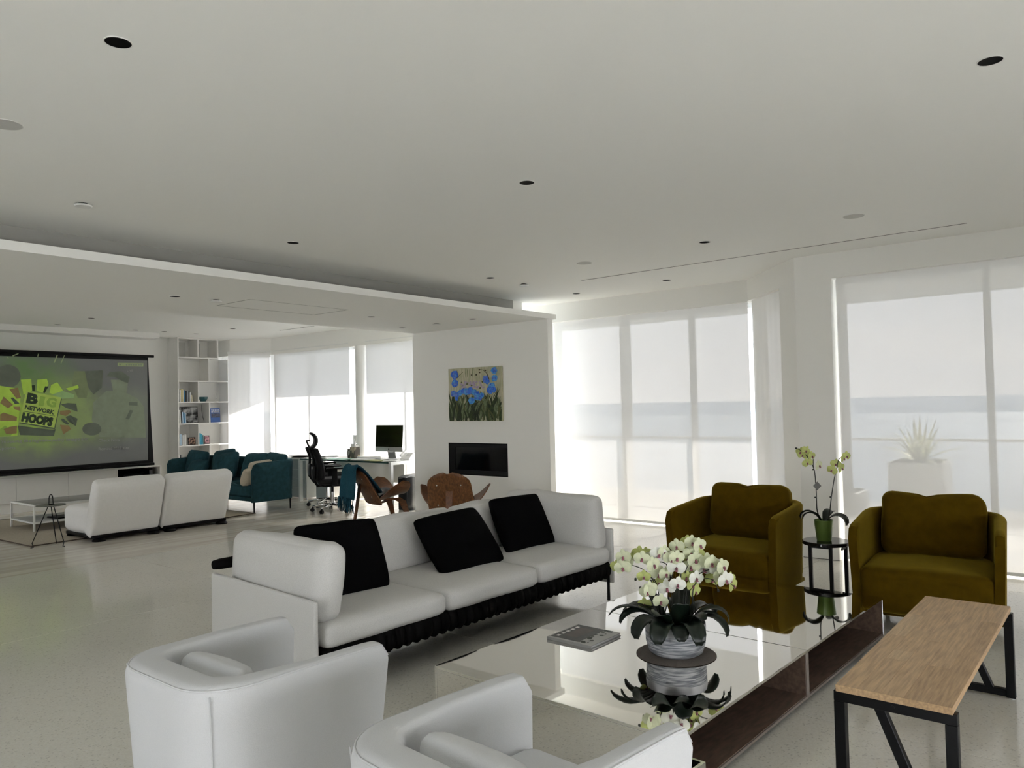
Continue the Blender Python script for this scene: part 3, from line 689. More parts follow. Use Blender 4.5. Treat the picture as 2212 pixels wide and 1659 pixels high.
yc = dict(Rc=.30, zb=.13, ztop=lambda s: .70+.045*min(1, max(0, (s-.05)/.6)), thick=lambda s: .055+.02*min(1, s/.6), fr=.07, taper=.045, rim=.45)
def mustard_chair(label, loc, rz, seed):
    D, W = .82, .90
    t, outer = tub(label, loc, rz, D, W, .42, 'mustard', yc)
    M = Matrix.Translation((.045, 0, .275)); B().cushion(.74, W-.12, .29, .05, 12, (.012, 0, .025), .004, 4, seed, M).done('seat', 'mustard', t, smooth=True)
    B().box(-.30, .36, -.40, .40, .105, .14, .012).done('plinth', 'mustard', t, smooth='auto')
    M = Matrix.Translation((-.205, 0, .645)) @ Matrix.Rotation(math.radians(-14), 4, 'Y')
    o = B().cushion(.19, W-.25, .45, .075, 14, (.03, .006, .0), .012, 6, seed+3, M)
    for v in o.bm.verts:               # central tuck in the back cushion
        p = v.co; k = math.exp(-((p.y-.02*math.sin(p.z*20))/.035)**2)*max(0, (p.z-.62)/.25); p.x -= .03*k*(1 if p.x > -.2 else -.3); p.z -= .018*k
        p.z -= .012*(1-abs(p.y)/.34)*max(0, (p.z-.7)/.2)
    o.done('back_cushion', 'mustard', t, smooth=True)
    for (x, y) in ((.27, -.34), (.27, .34), (-.26, -.32), (-.26, .32)): B().cyl((x, y, .0), (x, y, .11), .014, .019, 12).done('leg', 'black_metal', t, smooth='auto')
    return t
mustard_chair('mustard velvet armchair on the left of the side table', (5.945, 2.488, 0), PI+math.radians(-1), 1)
mustard_chair('mustard velvet armchair at the right, behind the oak bench', (5.915, 1.12, 0), PI+math.radians(5), 7)

# ------------------------------------------------------------------ mirrored coffee table: two steel units with dark shelves
TR = math.radians(-2.0)
TZ0, TZ1 = .03, .273
tb = thing('coffee_table', 'low mirror-polished steel coffee table with dark open shelf', 'coffee table', (2.72, 2.735, 0), TR)
UL, UW = 1.325, 1.352
mat('recess_black', (.01, .01, .01), .8, noise_amt=.2)
for k in range(2):
    x0 = k*(UL+.006); x1 = x0+UL
    B().box(x0, x1, -UW, 0, TZ1-.014, TZ1, .0018, 2).done('top_panel', 'table_steel', tb)
    B().box(x0, x1, -.014, 0, TZ0, TZ1-.0145, .0012, 1).done('side_panel', 'table_steel', tb)
    B().box(x0, x0+.014, -UW, -.0145, TZ0, TZ1-.0145, .0012, 1).done('end_panel', 'table_steel' if k == 0 else 'table_edge', tb)
    B().box(x1-.014, x1, -UW, -.0145, TZ0, TZ1-.0145, .0012, 1).done('end_panel', 'table_edge' if k == 0 else 'table_steel', tb)
    B().box(x0+.0145, x1-.0145, -UW, -.0145, TZ0, TZ0+.014, .0012, 1).done('bottom_panel', 'table_edge', tb)
    B().box(x0+.0145, x1-.0145, -UW+.006, -.52, TZ0+.0145, TZ0+.018).done('shelf_lining', 'table_inside', tb)
    B().box(x0+.0145, x1-.0145, -.52, -.505, TZ0+.0145, TZ1-.0145).done('back_lining', 'table_inside', tb)
    B().box(x0+.0145, x0+.019, -UW+.006, -.52, TZ0+.018, TZ1-.0145).done('side_lining', 'table_inside', tb)
    B().box(x1-.019, x1-.0145, -UW+.006, -.52, TZ0+.018, TZ1-.0145).done('side_lining', 'table_inside', tb)
    B().box(x0+.019, x1-.019, -UW+.006, -.52, TZ1-.019, TZ1-.0145).done('top_lining', 'table_inside', tb)
B().box(.12, 2*UL-.12, -UW+.12, -.12, 0, TZ0).done('plinth', 'recess_black', tb)

# ------------------------------------------------------------------ magazine book on the table
bt = thing('coffee_table_book', 'large photo book with a house on its cover lying on the mirrored table', 'book', (3.525, 2.385, TZ1+.0005), math.radians(-1))
mat('cover_grey', (.40, .40, .38), .35, noise_amt=.05)
mat('cover_dark', (.045, .048, .042), .4, noise_amt=.5, noise_scale=25)
mat('cover_brown', (.085, .062, .050), .4, noise_amt=.4, noise_scale=12)
mat('cover_tree', (.05, .06, .04), .5, noise_amt=.6, noise_scale=60)
B().box(-.145, .145, -.145, .145, .0, .003).box(-.145, .145, -.145, .145, .013, .0155).box(-.145, -.142, -.145, .145, .003, .013).done('cover', 'cover_grey', bt)
B().box(-.142, .141, -.141, .141, .0032, .0128).done('pages', 'paper', bt)
B().box(-.125, .14, -.05, .135, .0157, .0160).done('cover_photo', 'cover_dark', bt)
B().box(-.07, .10, .0, .085, .0161, .0163).done('cover_house', 'cover_brown', bt)
for k in range(5): B().box(-.10+.045*k, -.075+.045*k, .098, .118, .0161, .0163).done('cover_window', 'paper', bt)
b = B(); random.seed(5)
for k in range(26):
    x = random.uniform(-.12, .14); y = -.05-random.random()*.05*(1 if x > .02 or x < -.06 else .4); r = random.uniform(.006, .016)
    b.poly([(x+r*math.cos(a*PI/3), y+r*math.sin(a*PI/3), .0162+.00001*k) for a in range(6)])
b.done('cover_foliage', 'cover_tree', bt)

# ------------------------------------------------------------------ orchid planter on a woven mat
PX, PY = 3.598, 1.869
mt_ = B().lathe([(0, 0), (.197, 0), (.2, .002), (.197, .004), (0, .004)], 56).done('placemat', 'mat_weave', None, smooth='auto', loc=(3.56, 1.848, TZ1+.0003))
tag(mt_, 'round brown woven placemat under the orchid bowl', 'placemat')
op = thing('orchid_planter', 'wide grey-washed bowl crowded with pale green and white orchids', 'plant', (3.578, 1.858, TZ1+.0045))
B().lathe([(0, 0), (.118, 0), (.135, .012), (.150, .06), (.152, .105), (.150, .155), (.142, .157), (.138, .15), (.138, .11)], 56).done('bowl', 'pot_wash', op, smooth='auto')
B().lathe([(.1525, .118), (.1535, .124), (.152, .15), (.1505, .158), (.149, .1585)], 56).done('pale_rim_band', 'pot_white', op, smooth=True)
b = B(); rows = [[(.139*q/6*math.cos(2*PI*k/24), .139*q/6*math.sin(2*PI*k/24), .15-.02*(q/6)**2+.012*noise.noise(Vector((q*.8, k*.7, 1)))) for k in range(24)] for q in range(1, 7)]
b.grid(rows, close_u=True).poly(rows[0]); b.done('moss', 'moss', op, smooth=True)
def leaf(parent, base, az, L, wmax, rise, droop, twist=0, name='leaf'):
    """broad strap leaf: climbs out of the pot, arches over and hangs with a blunt tip"""
    rows = []; n = 11; ang = math.radians(20+50*rise); p = Vector((0, 0)); step = L*1.25/n; bend = droop*math.radians(150)/n
    for i in range(n+1):
        u = i/n
        wd_ = wmax*(min(1, .32+1.5*u) if u < .5 else math.sqrt(max(.03, 1-((u-.5)/.52)**2.6)))
        c, s = math.cos(az), math.sin(az); row = []
        tn = Vector((-math.sin(ang), math.cos(ang)))
        for k in range(-2, 3):
            q = k/2; o_ = wd_*q; lift = abs(q)**1.6*wd_*.30 + twist*o_
            r = p.x+tn.x*lift; z = p.y+tn.y*lift
            row.append((base[0]+r*c-o_*s, base[1]+r*s+o_*c, base[2]+z))
        rows.append(row)
        p = p+Vector((math.cos(ang), math.sin(ang)))*step; ang -= bend*(.35+1.3*u)
    return B().grid(rows, thick=.0018).done(name, 'leaf', parent, smooth=True)
random.seed(21)
ca = math.atan2(-PY, -PX)                # towards the camera
for k, (da, L, w, ri, dr) in enumerate(((-.32, .19, .050, .35, 1.0), (.42, .20, .046, .40, 1.05), (.12, .15, .046, .30, .9), (1.05, .22, .036, .55, 1.1), (-.80, .20, .044, .45, 1.1), (-1.45, .24, .034, .50, .75), (1.6, .21, .030, .75, 1.15), (2.3, .2, .04, .6, 1.0), (-2.4, .2, .042, .6, 1.0), (3.1, .2, .045, .6, .9), (-1.25, .21, .032, .60, .95), (-1.9, .2, .036, .6, .9), (.75, .13, .046, .8, .7), (-.5, .13, .046, .85, .6), (2.8, .14, .048, 1.15, .35), (1.3, .18, .03, .8, 1.2), (.3, .12, .05, 1.2, .3), (-2.0, .13, .04, 1.15, .3))):
    leaf(op, (.075*math.cos(ca+da), .075*math.sin(ca+da), .140), ca+da, L, w, ri, dr, random.uniform(-.2, .2))
def flower_meshes(tag_, mpet, size=1.0):
    b = B()
    def petal(ang, L, w, cup, z0):
        rows = []; n = 5; c, s = math.cos(ang), math.sin(ang)
        for i in range(n+1):
            u = i/n; r = .004+L*u; wd_ = w*math.sin(PI*(.10+.84*u))**.7
            rows.append([((r*c-o_*wd_*s)*size, (r*s+o_*wd_*c)*size, (z0+cup*u*u-.12*wd_*o_*o_*2)*size) for o_ in (-1, -.5, 0, .5, 1)])
        b.grid(rows)
    petal(PI/2, .040, .016, -.003, 0); petal(PI/2+2.1, .037, .015, -.004, -.001); petal(PI/2-2.1, .037, .015, -.004, -.001)
    petal(.16, .042, .026, -.002, .002); petal(PI-.16, .042, .026, -.002, .002)
    o = b.done('flower', mpet, None, smooth=True); me = o.data; bpy.data.objects.remove(o)
    b = B(); b.cushion(.012*size, .014*size, .012*size, .005*size, 2, M=Matrix.Translation((0, -.003*size, .006*size)))
    b.cushion(.016*size, .008*size, .006*size, .003*size, 2, M=Matrix.Translation((0, -.012*size, .009*size)))
    o = b.done('lip', 'lip', None, smooth=True); ml = o.data; bpy.data.objects.remove(o)
    return me, ml
FL = [flower_meshes('a', 'petal'), flower_meshes('b', 'petal_green', .86), flower_meshes('c', 'petal_white', 1.05)]
def put_flower(parent, P, kind, face, roll, sc=1.0):
    me, ml = FL[kind]
    z = face.normalized(); x = Vector((0, 0, 1)).cross(z).normalized(); y = z.cross(x)
    R = Matrix((x, y, z)).transposed().to_4x4() @ Matrix.Rotation(roll, 4, 'Z') @ Matrix.Scale(sc, 4)
    o = link('flower', me, parent); o.matrix_local = Matrix.Translation(P-Vector(parent.location)) @ R
    l = link('lip', ml, o)
    return o
# flowers read from the photo (crop 1300,1140, 5.184 px per px): x, y, kind, sideways turn
fl_list = [(240, 330, 0, -.8), (265, 385, 0, -.4), (170, 440, 1, -1.0), (235, 450, 0, -.5), (360, 340, 1, -.7), (420, 290, 1, -.2), (500, 290, 1, .5), (450, 350, 0, -.3), (550, 340, 0, .6), (640, 300, 2, .1), (700, 280, 0, .8), (580, 420, 0, .9),
           (780, 350, 0, -.2), (840, 340, 0, .3), (960, 160, 1, -.2), (1010, 170, 0, .3), (840, 210, 0, -.8), (890, 220, 1, -.4), (1100, 200, 0, .7), (1090, 290, 1, .5), (1000, 290, 0, .2), (960, 350, 1, -.4), (1050, 360, 0, .5),
           (835, 450, 2, 0), (1000, 440, 0, -.3), (960, 470, 1, -.6), (1140, 470, 2, .4), (1190, 380, 0, .2), (1230, 400, 0, .6), (1300, 460, 2, .5), (1360, 440, 0, .9), (1240, 580, 1, 0), (1320, 540, 0, .7), (1390, 590, 2, .6), (1440, 580, 1, .9), (1475, 650, 1, 1.2),
           (640, 520, 0, .1), (720, 520, 0, .6), (470, 550, 1, -.1), (850, 640, 2, .1), (730, 680, 2, -.1), (1060, 570, 2, .5), (950, 560, 1, -.5), (1020, 650, 1, .6), (1050, 720, 1, .8), (510, 720, 0, -.6), (550, 700, 0, .9), (660, 830, 0, .3), (480, 860, 1, -.7), (640, 620, 1, -.4)]
op_loc = Vector(op.location); back = -FW
D0 = (Vector((PX, PY, .6))-EYE).dot(FW)
random.seed(33); heads = []
sidev = RT
for (fx, fy, kd, tw) in fl_list:
    px_, py_ = 1300+fx/5.184, 1140+fy/5.184
    dd = D0 + (random.uniform(-.07, .04) if kd != 1 else random.uniform(-.02, .10))
    P = AD(px_, py_, dd)
    face = (back + sidev*tw*.8 + Vector((0, 0, random.uniform(-.15, .1))))
    put_flower(op, P, kd, face, random.uniform(-.25, .25), random.uniform(.92, 1.1))
    heads.append(P-op_loc)
def spray(parent, pts, r0=.0035, r1=.0018, name='stem', m='stem'):
    pts = [Vector(p) for p in pts]; out = []
    for i in range(len(pts)-1):          # Catmull-Rom
        p0 = pts[max(0, i-1)]; p1 = pts[i]; p2 = pts[i+1]; p3 = pts[min(len(pts)-1, i+2)]
        for k in range(5):
            t_ = k/5; out.append(.5*((2*p1)+(p2-p0)*t_+(2*p0-5*p1+4*p2-p3)*t_*t_+(3*p1-p0-3*p2+p3)*t_**3))
    out.append(pts[-1]); n = len(out)
    return B().tube(out, [r0+(r1-r0)*i/(n-1) for i in range(n)], 6).done(name, m, parent, smooth=True)
def cp(fx, fy, dd=0): return AD(1300+fx/5.184, 1140+fy/5.184, D0+dd)-op_loc
for path in ([(640, 980), (610, 800), (590, 620), (480, 480), (330, 420), (180, 430)], [(660, 980), (640, 760), (600, 600), (540, 560), (420, 560)], [(700, 980), (770, 650), (740, 440), (670, 385), (560, 390), (420, 330)],
             [(860, 980), (880, 600), (900, 420), (940, 260), (1000, 170), (1100, 220)], [(900, 980), (930, 640), (940, 480), (1030, 350), (1190, 370)], [(960, 980), (960, 760), (1000, 600), (1140, 490), (1300, 470), (1400, 580), (1480, 660)],
             [(1020, 990), (1015, 800), (1040, 640), (1160, 570), (1260, 600), (1300, 700)], [(800, 980), (780, 700), (790, 500), (800, 350)], [(620, 960), (600, 880), (560, 880), (480, 860)], [(1050, 990), (1040, 860), (1000, 720), (930, 700)],
             [(610, 960), (625, 790), (560, 740), (510, 720)], [(870, 980), (860, 760), (850, 640)], [(930, 980), (950, 700), (985, 440)]):
    spray(op, [cp(x, y, random.uniform(-.02, .05)) for x, y in path])
for (x, y) in ((378, 578), (432, 675), (590, 705), (1305, 705), (550, 600)):
    c_ = cp(x, y); B().cushion(.013, .013, .017, .006, 3, M=Matrix.Translation(c_)).done('bud', 'stem', op, smooth=True)

# ------------------------------------------------------------------ side table with potted orchid
stx, sty, stz = 6.09, 1.866, .470
st = thing('side_table', 'small round black marble side table between the mustard armchairs', 'side table', (stx, sty, 0))
B().lathe([(0, stz-.028), (.168, stz-.028), (.172, stz-.024), (.172, stz-.004), (.168, stz), (0, stz)], 48).done('top', 'marble_dark', st, smooth='auto')
for (dx, dy) in ((-.11, .085), (-.11, -.065), (-.01, -.145)): B().box(dx-.0125, dx+.0125, dy-.0125, dy+.0125, .0, stz-.0285, .002, 1).done('leg', 'black_metal', st)
B().box(-.12, -.10, -.06, .08, stz-.045, stz-.029).box(-.11, .0, -.15, -.14, stz-.045, stz-.029).done('underframe', 'black_metal', st)
gp = thing('potted_orchid', 'green flowerpot with two-stemmed pale orchid and grey tag', 'plant', (stx-.02, sty+.008, stz+.0006))
B().lathe([(0, 0), (.050, 0), (.053, .004), (.068, .135), (.070, .158), (.066, .160), (.063, .14), (0, .135)], 36).done('pot', 'pot_green', gp, smooth='auto')
B().lathe([(.062, .138), (.03, .143), (0, .14)], 24).done('bark', 'moss', gp, smooth=True)
gl_ = Vector(gp.location); D1 = (gl_+Vector((0, 0, .3))-EYE).dot(FW)
def gpnt(x, y, dd=0): return AD(1660+x/4.741, 940+y/4.741, D1+dd)-gl_
spray(gp, [(.005, .01, .14), gpnt(500, 780), gpnt(490, 600), gpnt(478, 420), gpnt(460, 330), gpnt(410, 240), gpnt(360, 175), gpnt(283, 133)], .0045, .0022)
spray(gp, [(.0, -.01, .14), gpnt(620, 830), gpnt(645, 630), gpnt(675, 440), gpnt(700, 340), gpnt(722, 245), gpnt(780, 225)], .0045, .0022)
spray(gp, [gpnt(460, 330), gpnt(458, 245)], .003, .003)
for (x, y) in ((460, 353), (482, 637), (637, 633), (690, 352), (283, 133)):
    B().cushion(.016, .016, .012, .005, 3, M=Matrix.Translation(gpnt(x, y))).done('node', 'stem', gp, smooth=True)
for (x, y, k, tw) in ((330, 175, 1, -.9), (385, 160, 1, .3), (445, 215, 1, .6), (400, 285, 1, -.5), (518, 312, 0, .8), (350, 205, 1, -.4), (690, 295, 1, -.3), (650, 360, 1, -.8), (750, 340, 1, .6), (770, 240, 1, .9), (800, 215, 1, .4)):
    put_flower(gp, gpnt(x, y, random.uniform(-.02, .02))+gl_, k, back+sidev*tw, random.uniform(-.6, .6), 1.05)
for (da, L, w, ri, dr) in ((-1.25, .15, .034, .9, 1.15), (1.2, .17, .036, .65, 1.25), (-1.7, .17, .030, .95, 1.3), (2.6, .13, .036, .8, .7)):
    leaf(gp, (.02*math.cos(ca+da), .02*math.sin(ca+da), .14), math.atan2(-gl_.y, -gl_.x)+da, L, w, ri, dr, .2)
c_ = gpnt(500, 520, -.02); xx, zz = .062, .066
tg = B(); tg.slab([c_+RT*xx*.5+UP*0, c_+UP*zz*.52, c_-RT*xx*.5, c_-UP*zz*.52], FW*.002); tg.done('plant_tag', 'grey_card', gp)

# ------------------------------------------------------------------ oak bench on black steel loops
bn = thing('bench', 'long oak bench on black steel frames at the lower right', 'bench', (3.06, .528, 0), math.radians(.0))
BL, BW, BZ = 1.64, .393, .462
nb = 5
random.seed(8)
for k in range(nb):
    y0 = BW*k/nb; x = 0
    cuts = sorted([0, BL] + [random.uniform(.35, BL-.35) for _ in range(2)])
    for a, c in zip(cuts, cuts[1:]):
        B().box(a, c, y0, y0+BW/nb, BZ-.026, BZ, .0006, 1).done('stave', random.choice(('oak', 'oak2', 'oak3', 'oak')), bn)
for x in (.012, BL-.052):
    w = .04
    b = B(); b.box(x, x+w, -.012, BW+.012, BZ-.067, BZ-.027, .002, 1).done('top_bar', 'black_metal', bn)
    for y in (-.012, BW-.028): B().box(x, x+w, y, y+w, .006, BZ-.067, .002, 1).done('leg', 'black_metal', bn)
    for y in (-.012, BW-.028): B().cyl((x+w/2, y+w/2, 0), (x+w/2, y+w/2, .007), .017, seg=16).done('foot', 'alu', bn)
    B().box(x+.003, x+w-.003, .028, BW-.028, .010, .046, .002, 1).done('bottom_bar', 'black_metal', bn)
    M = Matrix.Translation((x+w/2, .172, .218)) @ Matrix.Rotation(math.radians(-22), 4, 'X')
    B().box(-.016, .016, -.018, .018, -.205, .20, .002, 1, M=M).done('brace', 'black_metal', bn)
    B().cyl((x-.003, BW*.5, BZ-.047), (x+.001, BW*.5, BZ-.047), .007, seg=10).done('bolt', 'black_metal', bn)

# ------------------------------------------------------------------ steel box beside the bottom armchair
c_ = AZ(1524, 1646, .27)
bx_ = thing('steel_box', 'open steel box with black inside, just visible beside the bottom armchair', 'box', (c_.x, c_.y, 0), math.radians(-4))
b = B(); b.box(-.20, 0, 0, .012, 0, .27).box(-.20, 0, .12, .132, 0, .27).box(-.20, -.188, .012, .12, 0, .27).box(-.012, 0, .012, .12, 0, .27).done('body', 'chrome', bx_)
B().box(-.188, -.012, .012, .12, .0, .20).done('lining', 'black_void', bx_)
# ------------------------------------------------------------------ projection screen
YS = 13.72
for n_, c_, e_ in (('s_grey', (.22, .225, .215), .0), ('s_lime', (.42, .62, .10), .10), ('s_lime2', (.30, .46, .10), .06), ('s_logo', (.42, .56, .13), .10), ('s_ink', (.075, .105, .07), .0), ('s_ink2', (.13, .17, .13), .0),
                    ('s_red', (.34, .25, .12), .03), ('s_wedge', (.17, .205, .15), .0), ('s_text', (.33, .34, .31), .03), ('s_person', (.25, .30, .165), .03), ('s_person2', (.28, .325, .235), .03), ('s_dark', (.19, .215, .17), .0), ('s_pale', (.38, .45, .24), .05), ('s_soft', (.33, .50, .22), .06)):
    mat(n_, c_, .85, spec=.1, emit=e_, noise_amt=.10, noise_scale=9)
def screen_mat():
    m = bpy.data.materials.new('screen_picture'); m.use_nodes = True; t = m.node_tree; b = t.nodes['Principled BSDF']; b.inputs['Roughness'].default_value = .85; b.inputs['Specular IOR Level'].default_value = .1
    co = t.nodes.new('ShaderNodeTexCoord').outputs['Object']
    def glow(cx, cz, sx_, sz_, c):
        mp = t.nodes.new('ShaderNodeMapping'); mp.inputs['Location'].default_value = (-cx/sx_, 0, -cz/sz_); mp.inputs['Scale'].default_value = (1/sx_, 0, 1/sz_); t.links.new(co, mp.inputs[0])
        g = t.nodes.new('ShaderNodeTexGradient'); g.gradient_type = 'SPHERICAL'; t.links.new(mp.outputs[0], g.inputs[0])
        n = t.nodes.new('ShaderNodeTexNoise'); n.inputs['Scale'].default_value = 4; n.inputs['Detail'].default_value = 6; t.links.new(co, n.inputs[0])
        mm = t.nodes.new('ShaderNodeMath'); mm.operation = 'MULTIPLY'; t.links.new(g.outputs['Fac'], mm.inputs[0])
        mr = t.nodes.new('ShaderNodeMapRange'); mr.inputs[1].default_value = .3; mr.inputs[2].default_value = .7; mr.inputs[3].default_value = .45; mr.inputs[4].default_value = 1.5; t.links.new(n.outputs[0], mr.inputs[0]); t.links.new(mr.outputs[0], mm.inputs[1])
        mx_ = t.nodes.new('ShaderNodeMixRGB'); mx_.inputs[2].default_value = (*c, 1); mx_.use_clamp = True; t.links.new(mm.outputs[0], mx_.inputs[0]); return mx_
    prev = None
    for a in ((4.75, 1.62, 1.15, .85, (.40, .60, .10)), (5.55, 1.5, .9, .6, (.30, .38, .17)), (4.6, 2.3, .9, .5, (.17, .27, .12)), (6.2, 1.55, .55, .6, (.27, .31, .23))):
        g = glow(*a)
        if prev is None: g.inputs[1].default_value = (.20, .205, .20, 1)
        else: t.links.new(prev.outputs[0], g.inputs[1])
        prev = g
    t.links.new(prev.outputs[0], b.inputs['Base Color']); t.links.new(prev.outputs[0], b.inputs['Emission Color']); b.inputs['Emission Strength'].default_value = .06
    MATS['screen_picture'] = m
screen_mat()
def SP(x, y, lift=.0): return AY(x, y, YS-lift)
sc_ = thing('projection_screen', 'large pulled-down projection screen showing a green sports broadcast', 'projection screen', (0, YS, 0))
s_tl, s_br = SP(318, 779), SP(320, 994)
XR, Z1s, Z0s, XL = s_tl.x, s_tl.z+.0, s_br.z, s_tl.x-3.15
B().box(XL, XR, 0, .004, Z0s, Z1s).done('picture', 'screen_picture', sc_)
BK = SP(331, 1003)
b = B(); b.box(XL-.1, XR, -.001, .006, Z1s, Z1s+.085).box(XL-.1, XR+.10, -.001, .006, Z0s-.09, Z0s).slab([(XR, -.001, Z0s-.0), (XR+.10, -.001, Z0s-.0), (XR+.05, -.001, (Z0s+Z1s)/2), (XR+.015, -.001, Z1s+.06), (XR, -.001, Z1s+.06)], (0, .007, 0)).done('black_border', 'black_metal', sc_)
B().box(XL-.2, XR+.115, -.03, .03, Z1s+.055, Z1s+.10, .01, 2).done('top_tube', 'black_metal', sc_)
B().box(XL-.15, XR+.115, -.015, .02, Z0s-.095, Z0s-.05, .008, 2).done('weight_bar', 'black_metal', sc_)
hb = SP(340, 733)
hp = AY(340, 730, YS-.05)
B().box(XL-.3, hp.x, -.13, .25, 2.905, ZO).done('housing', 'white_paint', sc_)
LN = [0]
def C(px, py):                           # crop 0,740 scale 5.353 -> point on the screen, local to it
    LN[0] += 0; p = SP(px/5.353, 740+py/5.353); return Vector((p.x, 0, p.z))
def shape(pts, m, name):
    LN[0] += 1; l = .0015+.00025*LN[0]
    B().poly([C(x, y)-Vector((0, l, 0)) for x, y in pts]).done(name, m, sc_, normals=False)
def ell(cx, cy, rx, ry, n=18, a0=0, a1=2*PI): return [(cx+rx*math.cos(a0+(a1-a0)*k/n), cy+ry*math.sin(a0+(a1-a0)*k/n)) for k in range(n)]
# hazy figures and light streaks
shape(ell(90, 390, 150, 135), 's_dark', 'picture_figure')
shape([(-60, 520), (0, 500), (200, 530), (240, 600), (200, 1080), (-60, 1090)], 's_lime', 'picture_glow')
shape([(0, 1000), (60, 960), (160, 1040), (120, 1080), (0, 1085)], 's_lime2', 'picture_glow')
shape([(860, 330), (1050, 330), (1040, 480), (1000, 640), (900, 640), (830, 480)], 's_person', 'picture_figure')
shape([(980, 330), (1190, 320), (1180, 520), (1080, 600), (1020, 520)], 's_dark', 'picture_figure')
shape([(1080, 690), (1230, 560), (1420, 560), (1590, 650), (1660, 740), (1690, 1100), (1150, 1090), (1060, 900)], 's_person2', 'picture_figure')
shape([(1280, 430), (1480, 430), (1470, 560), (1390, 640), (1310, 580)], 's_person2', 'picture_figure')
shape([(1230, 390), (1330, 400), (1420, 450), (1480, 470), (1500, 400), (1400, 330), (1270, 340)], 's_dark', 'picture_figure')
shape([(1490, 690), (1590, 690), (1590, 730), (1490, 725)], 's_dark', 'picture_badge')
shape([(1500, 780), (1540, 785), (1490, 890), (1450, 880)], 's_dark', 'picture_badge')
shape(ell(1060, 1000, 110, 75), 's_dark', 'picture_figure')
for a in ([(140, 150), (210, 122), (215, 130), (148, 160)], [(430, 160), (438, 130), (446, 130), (440, 162)], [(618, 235), (655, 140), (668, 142), (632, 235)], [(700, 240), (740, 145), (748, 147), (708, 244)], [(75, 160), (98, 180), (96, 186), (74, 166)]):
    shape(a, 's_pale', 'picture_streak')
for a in ([(240, 430), (360, 420), (370, 560), (270, 600)], [(430, 430), (540, 420), (560, 480), (500, 580), (420, 560)], [(590, 490), (660, 460), (730, 560), (700, 640), (570, 580)], [(760, 530), (900, 490), (910, 525), (800, 560)]): shape(a, 's_lime', 'picture_burst')
shape([(600, 600), (720, 560), (860, 600), (850, 640), (700, 650)], 's_soft', 'picture_burst')
# segments fanned out around the logo
for m_, a in (('s_ink', [(365, 495), (402, 492), (400, 565), (370, 560)]), ('s_ink', [(520, 505), (558, 510), (515, 585), (495, 578)]), ('s_ink2', [(120, 640), (150, 635), (225, 705), (170, 710)]), ('s_red', [(0, 700), (40, 625), (150, 720), (90, 760)]), ('s_red', [(105, 540), (205, 520), (240, 640), (190, 650)]), ('s_red', [(0, 830), (40, 810), (195, 860), (190, 905), (0, 905)]), ('s_red', [(40, 1000), (110, 975), (195, 960), (190, 1050), (70, 1060)]), ('s_red', [(150, 740), (230, 740), (235, 790), (170, 775)]),
              ('s_wedge', [(700, 715), (780, 700), (880, 705), (895, 800), (760, 755)]), ('s_wedge', [(755, 860), (810, 840), (895, 880), (875, 965), (790, 910)]), ('s_red', [(690, 790), (800, 780), (820, 805), (760, 850), (690, 830)]), ('s_ink2', [(705, 885), (730, 880), (795, 935), (780, 950), (715, 910)]), ('s_red', [(690, 950), (790, 960), (820, 1000), (730, 1060)]), ('s_wedge', [(200, 960), (600, 1010), (640, 1000), (620, 1080), (230, 1070)])):
    shape(a, m_, 'picture_segment')
shape([(298, 575), (712, 650), (632, 1000), (222, 932)], 's_ink2', 'logo_shadow')
shape([(300, 560), (705, 635), (625, 985), (215, 920)], 's_logo', 'logo_card')
def stext(txt, cx, cy, ex, ey, hpx, m, bold=0, spacing=1, name='lettering', fit=None):
    """text centred at crop (cx, cy); (ex, ey) a second crop point along its baseline direction; hpx letter height in crop px"""
    LN[0] += 1; l = .0015+.00025*LN[0]; c0 = C(cx, cy); c1 = C(ex, ey); d = (c1-c0).normalized(); upv = C(cx, cy-50)-C(cx, cy); hh = upv.length/50*hpx
    n_ = Vector((0, -1, 0)); u2 = n_.cross(d)
    R = Matrix((d, u2, n_)).transposed().to_4x4(); R.translation = c0-Vector((0, l, 0))
    o = textmesh(txt, hh/.72, m, name, sc_, R, bold, spacing)
    if fit:
        xsv = [(R.inverted() @ v.co).x for v in o.data.vertices]; wdt = max(xsv)-min(xsv); mid = (max(xsv)+min(xsv))/2; want = (C(fit[0], cy)-C(fit[1], cy)).length; k = want/wdt
        S = R @ Matrix.Diagonal((k, 1, 1, 1)) @ Matrix.Translation((-mid, 0, 0)) @ R.inverted(); o.data.transform(S)
    return o
stext('B', 372, 655, 472, 672, 110, 's_ink', .012, fit=(305, 440))
stext('I', 480, 683, 580, 700, 100, 's_lime2', .010, fit=(455, 515)); stext('G', 590, 697, 690, 714, 100, 's_lime2', .010, fit=(535, 650))
stext('NETWORK', 458, 780, 558, 799, 48, 's_ink', .004, fit=(285, 632))
shape([(275, 792), (632, 848), (632, 853), (275, 798)], 's_ink', 'logo_rule')
stext('HOOPS', 430, 895, 530, 912, 92, 's_ink', .014, fit=(250, 615))
for w_, a_, c_ in (("'re", 10, 65), ('seeing', 80, 250), ('the', 272, 355), ('highest-quality', 372, 745), ('image', 762, 920), ('and', 935, 1015)):
    stext(w_, (a_+c_)/2, 1145-.03*(a_+c_)/2, (a_+c_)/2+100, 1142-.03*(a_+c_)/2, 36, 's_text', .001, fit=(a_, c_))
stext('supports.', 75, 1222, 175, 1216, 36, 's_text', .001, fit=(-30, 192))
stext('Check Now', 1260, 1128, 1360, 1124, 36, 's_text', .001, fit=(1140, 1390)); stext('Remind Me Later', 1318, 1222, 1418, 1216, 34, 's_text', .001, fit=(1140, 1500))
shape([(1355, 235), (1655, 240), (1652, 278), (1355, 272)], 's_pale', 'picture_banner')
stext('B', 1383, 255, 1483, 256, 20, 's_dark', .0005, fit=(1375, 1392))
